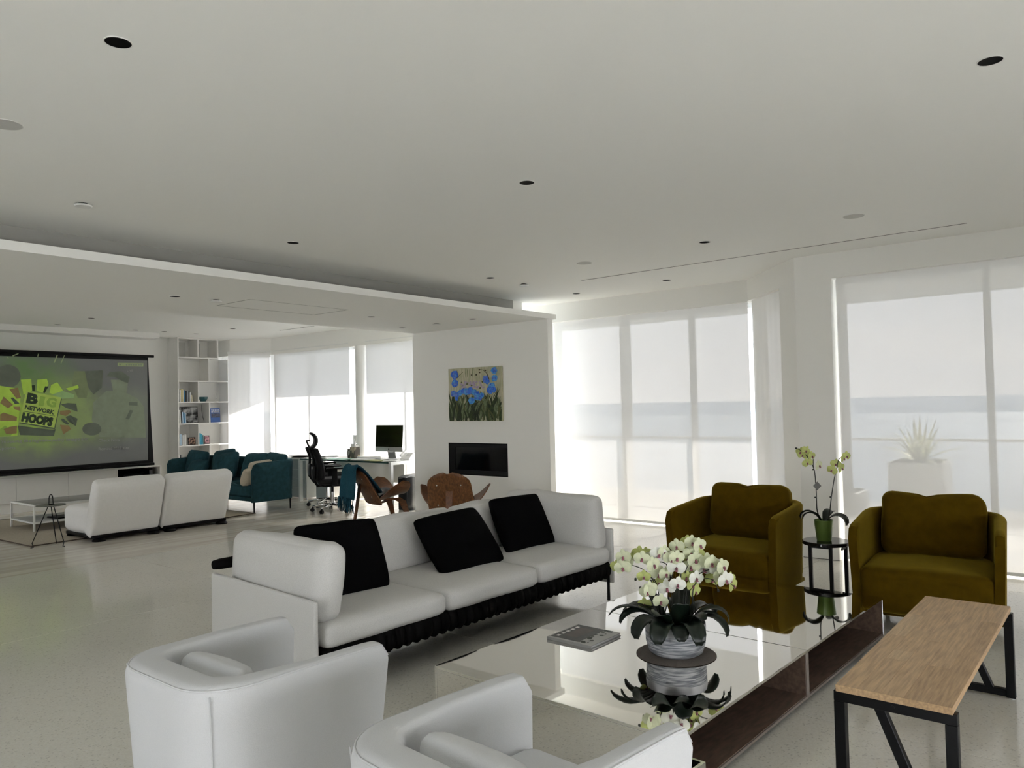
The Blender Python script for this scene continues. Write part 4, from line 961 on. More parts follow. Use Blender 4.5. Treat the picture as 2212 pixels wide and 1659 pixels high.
for a_ in (1450, 1478, 1502, 1528, 1560, 1590, 1618): shape([(a_, 249), (a_+20, 249), (a_+20, 266), (a_, 266)], 's_person2', 'blurred_letter')
stext('LIVE', 1498, 325, 1598, 326, 24, 's_text', .001, fit=(1465, 1535))

# ------------------------------------------------------------------ low white cabinet under the screen, pictures leaning behind it
YK = 13.95
kb = thing('media_cabinet', 'long low white media cabinet under the projection screen', 'cabinet', (0, YK, 0))
xk = [1.43, 2.21, 2.99, 3.77, 4.545, 5.32, 6.105]
b = B(); b.box(1.43, 6.90, .0, .45, .582, .602).box(1.43, 6.90, .02, .45, .17, .19).box(1.43, 1.45, .02, .45, .19, .582).box(6.88, 6.90, .0, .45, .17, .582).box(6.105, 6.125, .0, .45, .19, .582).box(1.45, 6.88, .43, .45, .19, .582).box(6.125, 6.88, .0, .02, .17, .40)
b.done('carcass', 'white_paint', kb)
for a, c in zip(xk, xk[1:]): B().box(a+.002, c-.002, .0, .019, .172, .580, .001, 1).done('door', 'white_paint', kb)
B().box(1.43, 6.90, .08, .45, 0, .17).done('plinth', 'wall', kb)
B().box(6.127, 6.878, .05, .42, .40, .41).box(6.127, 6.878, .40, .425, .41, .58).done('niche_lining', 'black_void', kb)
t = thing('media_player', 'black media player in the dark niche of the white cabinet', 'media player', (6.42, YK+.2, .4105)); B().box(-.2, .2, -.14, .14, .004, .075, .004).done('case', 'black_gloss', t); B().box(-.17, .17, -.143, -.139, .02, .055).done('front_panel', 'black_metal', t)
t = thing('router', 'small dark device standing upright in the cabinet niche', 'device', (6.76, YK+.2, .4105)); B().box(-.03, .03, -.1, .1, .0, .14, .008).done('case', 'black_gloss', t); B().box(-.028, .028, -.104, -.099, .02, .12).done('front_panel', 'tower_top', t)
mat('pic_blue', (.25, .38, .62), .6, noise_amt=.3, noise_scale=5); mat('pic_red', (.45, .08, .10), .6, noise_amt=.2); mat('pic_pale', (.45, .62, .72), .6, noise_amt=.3)
t = thing('leaning_canvas', 'blue canvas leaning on the wall behind the screen edge', 'picture', (6.70, 14.22, .607)); t.rotation_euler = (math.radians(-9), 0, 0)
B().box(-.45, .135, 0, .025, 0, .80, .003).done('canvas', 'white_paint', t)
B().box(-.44, .125, -.002, -.0005, .19, .79).done('painted_sky', 'pic_blue', t); B().box(-.44, .125, -.002, -.0005, .14, .19).done('painted_band', 'pic_red', t); B().box(-.44, .125, -.002, -.0005, .01, .14).done('painted_water', 'pic_pale', t)

# ------------------------------------------------------------------ bookcase
YF = 14.05; BX0, BX1 = 7.285, 8.345; BT = 8.115
bk = thing('bookcase', 'tall white open bookcase in the office corner', 'bookcase', (0, YF, 0))
BD = YB-YF-.004; tk = .022
zs = [.08, .50, .925, 1.345, 1.757, 2.162, 2.62, ZO-.012]
B().box(BX0, BX0+tk, 0, BD, 0, ZO-.002).done('side_panel', 'white_paint', bk)
for i, z in enumerate(zs[:-1]):
    B().box(BX0+tk, (BX1-.007 if i < 6 else BT), 0 if i > 5 else .0, BD, z-tk/2, z+tk/2).done('shelf', 'white_paint', bk)
B().box(BX0+tk, BT, 0, BD, ZO-.026, ZO-.002).done('shelf', 'white_paint', bk)
B().box(BT-tk, BT, 0, BD, zs[6]+tk/2, ZO-.026).done('side_panel', 'white_paint', bk)
B().box(BX1-.025, BX1, 0, .03, 0, zs[6]-tk/2).done('front_post', 'white_paint', bk)
B().box(BX1-.006, BX1, .03, BD, 0, zs[6]-tk/2).done('diffuser_side', 'frosted', bk)  # added translucent side, softens the daylight falling into the right cells
B().box(BX0+tk, BX1, BD-.008, BD, 0, zs[6]+.0).box(BX0+tk, BT, BD-.008, BD, zs[6], ZO-.026).done('back_panel', 'white_paint', bk)
def Bx(px, py): return AY(px, py, YF)
dv = {1: 8.02, 2: 7.70, 3: 7.955, 4: 7.70, 5: 7.955}
dv = {1: AY(454, 985, YF).x, 2: AY(429.5, 940, YF).x, 3: AY(453, 895, YF).x, 4: AY(429, 845, YF).x, 5: AY(451.5, 800, YF).x, 6: AY(428, 755, YF).x}
for i, x in dv.items(): B().box(x-tk/2, x+tk/2, 0, BD-.008, zs[i]+tk/2, (zs[i+1]-tk/2 if i < 6 else ZO-.026)).done('divider', 'white_paint', bk)
hh_ = zs[6]+tk/2
for (a, c) in ((BX0+tk, BX0+tk+.30), (dv[6]+tk/2, dv[6]+tk/2+.2)): B().box(a, c, BD-.05, BD-.01, hh_, hh_+.30).done('inner_panel', 'grey_disc', bk)
# books and ornaments: pixel spans on the bookcase front, one thing each
def bmat(n, c): 
    if n not in MATS: mat(n, c, .55, noise_amt=.12, noise_scale=30)
    return n
CO = {'white': (.72, .72, .70), 'cream': (.66, .60, .44), 'yellow': (.70, .60, .28), 'blue': (.05, .22, .42), 'pale blue': (.45, .60, .75), 'black': (.02, .02, .022), 'grey': (.30, .31, .32), 'turquoise': (.03, .32, .46), 'dark blue': (.03, .07, .20), 'green': (.05, .10, .09)}
def book(px0, px1, ptop, zsh, col, label, lean=0, dep=.2, inset=.03):
    x0 = AY(px0, ptop, YF+inset).x; x1 = AY(px1, ptop, YF+inset).x; zt = AY(px0, ptop, YF+inset).z; h = max(.12, zt-zsh); w = max(.012, x1-x0-.002)
    t = thing('book', label, 'book', (x0+w/2, YF+inset, zsh+.0005+w/2*abs(math.sin(lean)))); t.rotation_euler = (0, lean, 0)
    bmat('book_'+col, CO[col])
    B().box(-w/2, -w/2+.002, 0, dep, 0, h).box(w/2-.002, w/2, 0, dep, 0, h).box(-w/2+.002, w/2-.002, 0, .003, 0, h).done('cover', 'book_'+col, t)
    B().box(-w/2+.002, w/2-.002, .003, dep-.004, .003, h-.004).done('pages', 'paper', t)
z4 = zs[4]+tk/2; z3 = zs[3]+tk/2; z2 = zs[2]+tk/2; z1_ = zs[1]+tk/2
for a in ((388.3, 391, 842, 'white', 'thin white book first in the bookcase row beside the bowl'), (391.2, 394.3, 841, 'yellow', 'pale yellow book second in the row beside the bowl'), (394.5, 397.3, 841, 'cream', 'cream book next to the pale yellow one, row beside the bowl'), (397.5, 399.6, 843, 'blue', 'narrow blue book in the row beside the bowl'),
          (400, 403.5, 844, 'black', 'thick black book left of middle in the row beside the bowl'), (403.8, 407.3, 844, 'grey', 'grey book with dark spine in the row beside the bowl'), (407.5, 409.8, 844.5, 'black', 'thin black book right of the grey one, row beside the bowl'), (410, 412.3, 847, 'white', 'white book upright near the end of the row beside the bowl')):
    book(*a[:3], z4, *a[3:])
book(413.8, 416.8, 853.5, z4, 'cream', 'cream book leaning at the end of the row beside the bowl', lean=-.10)
for a in ((388.5, 391.2, 886, 'white', 'white book first in front of the black and white photograph'), (391.4, 393.8, 889, 'black', 'thin black book in front of the black and white photograph'), (394, 396.6, 890, 'pale blue', 'pale blue book in front of the black and white photograph'), (397, 399.6, 891, 'blue', 'mid blue book in front of the black and white photograph'), (399.9, 402.5, 892, 'pale blue', 'last pale blue book in front of the black and white photograph')):
    book(*a[:3], z3, *a[3:], lean=-.05)
for a in ((388.8, 393, 938, 'pale blue', 'pale blue book at the left end of the lower family photo shelf'), (394, 397.6, 940, 'white', 'narrow white book on the lower family photo shelf'), (398, 402.5, 939, 'white', 'thick white book beside the family photo')):
    book(*a[:3], z2, *a[3:])
for a in ((432.5, 435.6, 936, 'turquoise', 'first turquoise book left of the small portrait frame'), (436, 438.6, 938, 'turquoise', 'second turquoise book left of the small portrait frame'), (438.9, 441, 940, 'green', 'dark green book touching the small portrait frame')):
    book(*a[:3], z2, *a[3:], lean=-.06)
book(388.6, 391, 983, z1_, 'black', 'thin dark book on the lowest visible shelf above the teal sofa')
book(391.2, 393.6, 983, z1_, 'grey', 'grey book on the lowest visible shelf above the teal sofa')
def panel_thing(name, label, cat, px0, px1, ptop, zsh, m, lift=.0, frame='black_metal', inset=.12, tilt=-.08):
    x0 = AY(px0, ptop, YF+inset).x; x1 = AY(px1, ptop, YF+inset).x; zt = AY(px0, ptop, YF+inset).z
    t = thing(name, label, cat, ((x0+x1)/2, YF+inset, zsh+.0005)); t.rotation_euler = (tilt, 0, 0); w = x1-x0; h = zt-zsh
    B().box(-w/2, w/2, 0, .012, 0, h, .002, 1).done('frame', frame, t); B().box(-w/2+.008, w/2-.008, -.0012, 0, .008, h-.008).done('print', m, t)
    return t, w, h
mat('bw_print', (.55, .55, .55), .5, noise_scale=9, col2=(.015, .015, .015), ramp=(.42, .60)); mat('family_print', (.55, .34, .25), .5, noise_scale=26, col2=(.05, .025, .02), ramp=(.48, .56)); mat('portrait_print', (.60, .30, .34), .5, noise_scale=22, col2=(.06, .03, .04), ramp=(.40, .62)); mat('cover_blue', (.02, .10, .36), .4, noise_amt=.1); mat('cover_people', (.10, .12, .20), .4, noise_scale=40, col2=(.01, .015, .03)); mat('pale_print', (.60, .60, .56), .5, noise_amt=.4, noise_scale=18)
panel_thing('framed_photograph', 'black and white landscape photograph standing on the middle shelf', 'photo', 389, 428, 879, z3, 'bw_print', inset=.26)
panel_thing('framed_photograph', 'small brown family photograph on the lower left shelf', 'photo', 407, 427.5, 945, z2, 'family_print', inset=.10)
panel_thing('framed_photograph', 'small pink portrait in a dark frame beside turquoise books', 'photo', 442, 453, 941, z2, 'portrait_print', inset=.08)
panel_thing('framed_photograph', 'pale picture standing behind the teal sofa on the lowest visible shelf', 'photo', 426, 449.5, 978, z1_, 'pale_print', inset=.06, frame='white_paint')
t, w_, h_ = panel_thing('large_book', 'blue book with white title facing out on the right-hand shelf', 'book', 455.5, 476, 882, z3, 'cover_blue', inset=.10, frame='cover_blue')
B().box(-w_/2+.01, w_/2-.01, -.0022, -.0014, h_*.34, h_*.62).done('cover_photo', 'cover_people', t)
for (tx, zz_, s_) in (('THE BOOK', .86, .036),): textmesh(tx, s_, 'paper', 'title', t, Matrix.Translation((0, -.0024, h_*zz_)) @ Matrix.Rotation(PI/2, 4, 'X'), .0006)
textmesh('OF', .036, 'paper', 'title', t, Matrix.Translation((-w_*.32, -.0024, h_*.74)) @ Matrix.Rotation(PI/2, 4, 'X'), .0006)
B().box(-w_*.18, w_*.40, -.0022, -.0014, h_*.72, h_*.765).done('blurred_title', 'pale_print', t)
B().box(-w_/2+.01, w_/2-.01, -.0022, -.0014, h_*.655, h_*.675).done('cover_rule', 'paper', t)
c_ = AY(439, 866, YF+.16); t = thing('bowl', 'dark teal bowl on the upper right shelf', 'bowl', (c_.x, YF+.16, z4+.0005))
B().lathe([(0, 0), (.045, 0), (.05, .008), (.082, .06), (.088, .095), (.080, .094), (.07, .06), (.03, .02), (0, .016)], 28).done('body', 'bowl_teal', t, smooth='auto'); B().lathe([(.046, .0), (.052, .0), (.05, .01)], 28).done('foot_ring', 'bowl_teal', t)
c_ = AY(467, 860, YF+.2); t = thing('glass_totem', 'slim white stacked-bead ornament on the upper right shelf', 'ornament', (c_.x, YF+.2, z4+.0005))
B().lathe([(0, 0), (.03, 0), (.03, .008), (0, .008)], 16).done('base', 'white_metal', t)
for k in range(7): B().lathe([(0, .0), (.010, .006), (.013, .013), (.010, .02), (0, .026)], 12, (0, 0, .008+k*.0262)).done('bead', 'white_metal', t, smooth=True)
# curved dark twig beside the photograph
t = thing('curved_branch', 'thin dark curved cable hanging beside the black and white photograph', 'cable', (0, 0, 0))
pts = [AY(436, 874, YF+.2), AY(435.5, 885, YF+.2), AY(437, 898, YF+.2), AY(441, 909, YF+.2)]; pts.append(Vector((pts[-1].x+.02, YF+.2, z3+.006)))
B().tube(pts, .005, 8).done('strand', 'grey_card', t, smooth=True); B().cushion(.02, .02, .012, .004, 2, M=Matrix.Translation(pts[-1])).done('plug', 'grey_card', t)
# ------------------------------------------------------------------ rug, low lounge seats, wire stand, white frame table
rg = thing('area_rug', 'flat beige rug with a dark stitched edge under the low white seats', 'rug', (0, 0, 0))
rp_ = [(3.48, 10.235), (6.60, 10.415), (6.45, 13.3), (3.36, 13.2)]
B().slab([(x, y, .001) for x, y in rp_], (0, 0, .010)).done('pile', 'rug', rg)
for (a, c) in zip(rp_, rp_[1:]+rp_[:1]):
    a, c = Vector((*a, .009)), Vector((*c, .009)); B().tube([a, c], .007, 6).done('stitched_edge', 'rug_edge', rg)
def lounge(label, x0, x1, seed):
    w = x1-x0; t = thing('lounge_seat', label, 'sofa', (x0, 9.93, 0))
    # reclining back: slab leaning towards the camera
    M = Matrix.Translation((w/2, .015, .40)) @ Matrix.Rotation(math.radians(19), 4, 'X')
    B().cushion(w-.01, .20, .74, .06, 12, (.004, .012, .006), .008, 4, seed, M).done('backrest', 'lounge_fabric', t, smooth=True)
    M = Matrix.Translation((w/2, .46, .235)); B().cushion(w-.012, .78, .33, .09, 12, (.012, .012, .03), .012, 4, seed+3, M).done('seat', 'lounge_fabric', t, smooth=True)
    B().box(.03, w-.03, .0, .80, .035, .075, .006).done('base', 'black_metal', t)
    for (x, y) in ((.10, .0), (w-.10, .0), (.10, .74), (w-.10, .74)): B().lathe([(0, .0), (.075, .0), (.08, .012), (.06, .036), (0, .036)], 20, (x, y, .0115 if y > .3 else .0)).done('foot', 'black_metal', t, smooth='auto')
    return t
lounge('low white lounge seat seen from behind, left one of the pair', 4.03, 4.905, 1)
lounge('low white lounge seat seen from behind, right one of the pair', 4.925, 5.86, 5)
ws = thing('wire_stand', 'black bent-wire tripod stand with a thin round tray', 'stand', (3.655, 10.10, 0))
wl = Vector(ws.location)
def lw(x, y, yy): return AY(x, y, yy)-wl
A_, B_, C_ = AZ(66, 1184, .006)-wl, AZ(140, 1180, .006)-wl, AZ(122, 1174, .006)-wl
tA, tB = lw(105.5, 1090, 10.1), lw(115, 1090, 10.1)
B().tube([A_, A_+Vector((.03, 0, .002)), A_+(tA-A_)*.08+Vector((0, 0, .01)), tA, lw(106, 1075, 10.1), lw(107.5, 1070, 10.1), lw(110, 1068, 10.1), lw(112.5, 1070, 10.1), lw(114, 1075, 10.1), tB, B_+(tB-B_)*.08+Vector((0, 0, .01)), B_-Vector((.02, 0, -.002)), B_], .0055, 8).done('bent_wire', 'black_metal', ws, smooth=True)
B().tube([lw(110, 1091, 10.1), C_+(lw(110, 1091, 10.1)-C_)*.05, C_], .0055, 8).done('rear_leg', 'black_metal', ws, smooth=True)
zt_ = lw(110, 1091, 10.1)
B().lathe([(0, -.006), (.155, -.006), (.16, .0), (.155, .004), (0, .002)], 40, zt_).done('tray', 'grey_card', ws, smooth='auto')
B().box(zt_.x-.03, zt_.x+.03, zt_.y-.018, zt_.y+.012, zt_.z-.012, zt_.z+.014).done('clamp', 'black_metal', ws)
wt = thing('frame_table', 'white wire-frame coffee table with grey glass top and lower shelf', 'coffee table', (3.93, 11.44, .0115))
TL, TD, TH = 1.45, .85, .355; f_ = .022
for (x, y) in ((0, 0), (TL-f_, 0), (0, TD-f_), (TL-f_, TD-f_)): B().box(x, x+f_, y, y+f_, 0, TH, .001, 1).done('leg', 'white_metal', wt)
for z in (TH-f_, .10):
    B().box(f_, TL-f_, 0, f_, z, z+f_).box(f_, TL-f_, TD-f_, TD, z, z+f_).box(0, f_, f_, TD-f_, z, z+f_).box(TL-f_, TL, f_, TD-f_, z, z+f_).done('rail', 'white_metal', wt)
mat('grey_glass', (.14, .145, .145), .06, spec=.6, noise_amt=.05)
B().box(f_, TL-f_, f_, TD-f_, TH-.012, TH-.002).done('top', 'grey_glass', wt)
B().box(f_, TL-f_, f_, TD-f_, .108, .118).done('shelf', 'white_paint', wt)
t = thing('magazine', 'black magazine on the lower shelf of the white frame table', 'magazine', (4.50, 11.75, .1302), .1); B().box(-.24, .24, -.15, .15, 0, .012).done('cover', 'black_metal', t); B().box(-.236, .238, -.146, .148, .0122, .018).done('pages', 'cover_dark', t)

# ------------------------------------------------------------------ teal sofa (faces -x) with cushions
ts = thing('sofa', 'dark teal velvet sofa with thin black legs in front of the bookcase', 'sofa', (6.98, 11.77, 0), PI)
TD_, TW_ = .80, 2.66
tcfg = dict(Rc=.18, zb=.16, ztop=lambda s: .755+.03*min(1, s/.6), thick=lambda s: .05+.03*min(1, s/.7), fr=.10, taper=.02, rim=.45)
rows, outer = ushell(TD_, TW_, .18, .16, tcfg['ztop'], tcfg['thick'], .10, .02, .45)
b = B(); b.grid(rows); bm = b.bm; bm.verts.ensure_lookup_table(); n = len(rows[0]); N = len(bm.verts)
bm.faces.new([bm.verts[i] for i in range(n)]); bm.faces.new([bm.verts[N-1-i] for i in range(n)])
for i in range(len(rows)-1): bm.faces.new((bm.verts[i*n], bm.verts[i*n+n-1], bm.verts[(i+1)*n+n-1], bm.verts[(i+1)*n]))
b.done('shell', 'teal', ts, smooth='auto')
B().tube(outer, .006, 6).done('piping', 'teal', ts, smooth=True)
B().box(-.34, .37, -TW_/2+.06, TW_/2-.06, .17, .235, .01).done('base', 'teal', ts)
for k in range(3):
    cw_ = (TW_-.14)/3; M = Matrix.Translation((.04, -TW_/2+.07+cw_*(k+.5), .33)); B().cushion(.70, cw_-.006, .19, .05, 10, (.012, 0, .02), .006, 4, k, M).done('seat_cushion', 'teal', ts, smooth=True)
for (x, y) in ((.36, -TW_/2+.04), (.36, TW_/2-.04), (-.30, -TW_/2+.06), (-.30, TW_/2-.06)): B().cyl((x, y, .0), (x, y, .17), .011, .015, 12).done('leg', 'black_metal', ts, smooth='auto')
def tp(label, x, y, z, w, h, yaw, tilt, roll, m='teal', seed=0): return pillow(label, (x, y, z), w, h, .15, math.radians(yaw), math.radians(tilt), math.radians(roll), m, seed, wr=.012)
tp('teal cushion upright at the far left end of the teal sofa', 7.00, 12.86, .66, .58, .46, -100+12, -14, 3, seed=21)
tp('small teal cushion lying forward in the left half of the teal sofa', 6.82, 12.50, .585, .50, .34, -96, -28, -3, seed=22)
tp('teal cushion with raised corner behind the others on the teal sofa', 7.13, 12.22, .68, .60, .46, -92, -16, -6, seed=23)
tp('teal cushion leaning in the middle of the teal sofa', 6.92, 11.80, .645, .56, .46, -84, -20, -9, seed=24)
tp('wide teal cushion right of middle on the teal sofa', 7.10, 11.20, .655, .64, .44, -92, -18, -2, seed=25)
tp('teal cushion tucked in the right corner of the teal sofa', 7.16, 10.72, .66, .50, .44, -92, -12, 4, seed=26)
tp('beige cushion leaning against the right arm of the teal sofa', 6.86, 10.72, .60, .42, .38, -170, -24, 4, m='cream_fabric', seed=27)
tp('second beige cushion low behind the right arm of the teal sofa', 6.70, 10.64, .555, .36, .28, -172, -30, 8, m='cream_fabric', seed=28)

# ------------------------------------------------------------------ drawers, desk, computer
dw = thing('drawer_cabinet', 'grey four-drawer office cabinet with white end behind the teal sofa', 'cabinet', (8.10, 11.22, 0))
B().box(.018, .42, 0, .02, .03, .70).box(.018, .42, 1.18, 1.2, .03, .70).box(.40, .42, .02, 1.18, .03, .70).box(.018, .40, .02, 1.18, .03, .05).done('carcass', 'white_paint', dw)
B().box(-.003, .43, -.004, 1.204, .70, .722, .002, 1).done('top', 'white_paint', dw)
for c in range(2):
    for k, (a, c_) in enumerate(((.035, .20), (.204, .36), (.364, .52), (.524, .696))):
        y0 = .012+c*.59; d = B().box(0, .018, y0, y0+.586, a, c_, .001, 1).done('drawer', 'grey_drawer', dw)
        B().box(-.012, 0, y0+.36, y0+.44, c_-.05, c_-.042).done('handle', 'alu', d)
for (x, y) in ((.04, .04), (.38, .04), (.04, 1.16), (.38, 1.16)): B().cyl((x, y, 0), (x, y, .03), .015, seg=10).done('foot', 'alu', dw)
t = thing('desk_accessory', 'black document tray lying on the grey drawer cabinet', 'tray', (8.28, 11.42, .7225), .1); B().box(-.15, .15, -.24, .24, 0, .012, .003).done('lower_tray', 'black_plastic', t); B().box(-.13, .13, -.12, .32, .014, .03, .003).done('upper_tray', 'black_plastic', t)
DKZ = .735
dk = thing('desk', 'glass-topped office desk with white metal legs along the blinds', 'desk', (7.93, 8.84, 0))
DKL, DKW = 2.30, .80
B().box(.0, DKW, .05, DKL, DKZ-.022, DKZ-.004, .002, 1).done('glass_top', 'glass_top', dk)
B().box(-.003, 0, .05, DKL, DKZ-.024, DKZ-.004).done('glass_edge', 'glass_edge', dk)
for y in (0, DKL-.0):
    B().box(.0, .055, y, y+.05, 0, DKZ-.05, .002, 1).done('leg', 'white_metal', dk); B().box(DKW-.055, DKW, y, y+.05, 0, DKZ-.05, .002, 1).done('leg', 'white_metal', dk); B().box(0, DKW, y, y+.05, DKZ-.05, DKZ, .002, 1).done('end_rail', 'white_metal', dk)
B().box(.30, .34, .05, DKL, DKZ-.06, DKZ-.025).done('cross_rail', 'white_metal', dk)
B().box(.55, .57, .3, DKL-.2, .35, DKZ-.06).done('modesty_panel', 'white_paint', dk)
t = thing('desk_pedestal', 'grey and white drawer pedestal under the glass desk', 'cabinet', (8.15, 10.58, 0)); B().box(0, .45, 0, .42, .03, .56, .003).done('body', 'grey_drawer', t)
for a, c_ in ((.04, .29), (.295, .545)):
    d = B().box(.02, .43, -.014, -.001, a, c_, .001, 1).done('drawer', 'white_paint', t); B().box(.17, .28, -.026, -.014, c_-.06, c_-.05).done('handle', 'black_metal', d)
for (x, y) in ((.04, .04), (.41, .04), (.04, .38), (.41, .38)): B().cyl((x, y, 0), (x, y, .03), .018, seg=10).done('caster', 'black_plastic', t)
im = thing('desktop_computer', 'slim all-in-one computer with black screen and silver chin on the desk', 'computer', (8.42, 9.425, DKZ+.001))
B().box(-.09, .10, -.10, .10, 0, .006, .002).done('foot', 'alu', im)
B().slab([(.07, -.09, .006), (.07, .09, .006), (.03, .09, .25), (.03, -.09, .25)], (.008, 0, 0)).done('stand', 'alu', im)
M = Matrix.Translation((0, 0, .12)) @ Matrix.Rotation(math.radians(4), 4, 'Y')
B().box(-.008, .012, -.325, .325, .0, .43, .006, 2, M=M).done('housing', 'alu', im, smooth='auto')
B().box(-.0095, -.0082, -.323, .323, .075, .428, M=M).done('screen', 'black_gloss', im)
B().cushion(.002, .018, .022, .0009, 3, M=M @ Matrix.Translation((-.0088, 0, .037))).done('emblem', 'black_gloss', im)
B().cushion(.002, .006, .010, .0009, 2, M=M @ Matrix.Translation((-.0088, -.002, .052)) @ Matrix.Rotation(.5, 4, 'X')).done('emblem_leaf', 'black_gloss', im)
t = thing('pen_holder', 'patterned dark pen mug on the desk beside the wooden holder', 'cup', (8.34, 10.30, DKZ+.0005)); B().lathe([(0, 0), (.045, 0), (.05, .01), (.048, .15), (.044, .15), (.043, .02), (0, .02)], 24).done('mug', 'mug_pat', t, smooth='auto') if 'mug_pat' in MATS else None
mat('mug_pat', (.45, .42, .38), .5, noise_scale=18, col2=(.05, .045, .04), ramp=(.48, .54)); mat('holder_pat', (.55, .46, .34), .5, noise_scale=12, col2=(.10, .09, .07), ramp=(.5, .56))
B().lathe([(0, 0), (.045, 0), (.05, .01), (.048, .15), (.044, .15), (.043, .02), (0, .02)], 24).done('mug', 'mug_pat', t, smooth='auto'); B().tube([(.0, .05, .03), (0, .085, .05), (0, .085, .1), (0, .05, .125)], .006, 8).done('handle', 'mug_pat', t, smooth=True)
t = thing('tissue_holder', 'upright patterned wooden tissue box with a white tissue on the desk', 'tissue box', (8.30, 10.13, DKZ+.0005)); B().box(-.06, .06, -.06, .06, 0, .19, .004).done('box', 'holder_pat', t)
rows = [[(.03*math.cos(a*PI/3)*(1-.6*q)*1.0, .03*math.sin(a*PI/3)*(1-.5*q)+.02*q, .19+.13*q+.01*math.sin(a*2)) for a in range(6)] for q in (0, .35, .7, 1)]; B().grid(rows, close_u=True).done('tissue', 'paper', t, smooth=True)
t = thing('letter_stand', 'grey upright letter stand on the desk behind the pen mug', 'stand', (8.45, 10.33, DKZ+.0005)); B().box(-.04, .04, -.08, .08, 0, .01).box(-.008, .0, -.08, .08, .01, .23).box(.03, .038, -.08, .08, .01, .2).done('plates', 'grey_disc', t); B().box(-.006, .028, -.07, .07, .011, .21).done('letters', 'paper', t)
ph = thing('desk_phone', 'white desk telephone with coiled cord at the right end of the desk', 'telephone', (8.40, 8.95, DKZ+.0005), .15)
B().slab([(-.10, -.09, 0), (.10, -.09, 0), (.10, -.09, .10), (.02, -.09, .11), (-.10, -.09, .02)], (0, .18, 0)).done('body', 'white_metal', ph)
B().cushion(.17, .045, .04, .018, 5, M=Matrix.Translation((.0, .10, .10)) @ Matrix.Rotation(-.5, 4, 'Y')).done('handset', 'white_metal', ph, smooth=True)
for k in range(9):
    i, j = k % 3, k//3; B().box(-.05+i*.03, -.03+i*.03, -.07+j*.03, -.05+j*.03, .055+i*.02, .067+i*.02).done('key', 'grey_card', ph)
random.seed(13)
for k, (x, y, w, d, m, lb, hgt) in enumerate(((8.30, 10.85, .22, .30, 'paper', 'thick stack of white papers at the left end of the desk', .03), (8.12, 10.62, .21, .29, 'paper', 'thin sheaf of white papers near the desk left front', .01), (8.06, 10.25, .30, .42, 'paper_green', 'pale green folder at the front edge of the desk', .004), (8.12, 9.72, .24, .32, 'paper', 'loose white papers in front of the computer left side', .014),
                                              (8.36, 9.86, .26, .30, 'paper', 'pile of white envelopes left of the computer stand', .035), (8.08, 9.38, .22, .3, 'paper_yellow', 'yellowish notepad at the front right of the desk', .008), (8.14, 9.02, .22, .24, 'paper', 'white papers beside the telephone', .012))):
    t = thing('paper_stack', lb, 'papers', (x, y, DKZ+.0005), random.uniform(-.3, .3)); n_ = 3; hh2 = hgt/n_
    for q in range(n_): B().box(-w/2, w/2, -d/2, d/2, 0, hh2*.92).done('sheet', m, t, loc=(random.uniform(-.01, .01), random.uniform(-.01, .01), q*hh2), rot=(0, 0, random.uniform(-.12, .12)))
tw = thing('computer_tower', 'black computer tower standing on the floor under the desk end', 'computer', (8.02, 8.58, 0), math.radians(-3))
B().box(0, .45, 0, .22, .0, .50, .012, 2).done('case', 'tower_side', tw, smooth='auto')
B().slab([(0.0, .0, .50), (.45, .0, .50), (.45, .0, .535), (.10, .0, .525)], (0, .22, 0)).done('top_cap', 'tower_top', tw); B().box(-.004, .0, .02, .2, .03, .48).done('front_panel', 'black_plastic', tw)
for z in (.30, .34): B().box(-.007, -.004, .05, .10, z, z+.008).done('drive_slot', 'alu', tw)

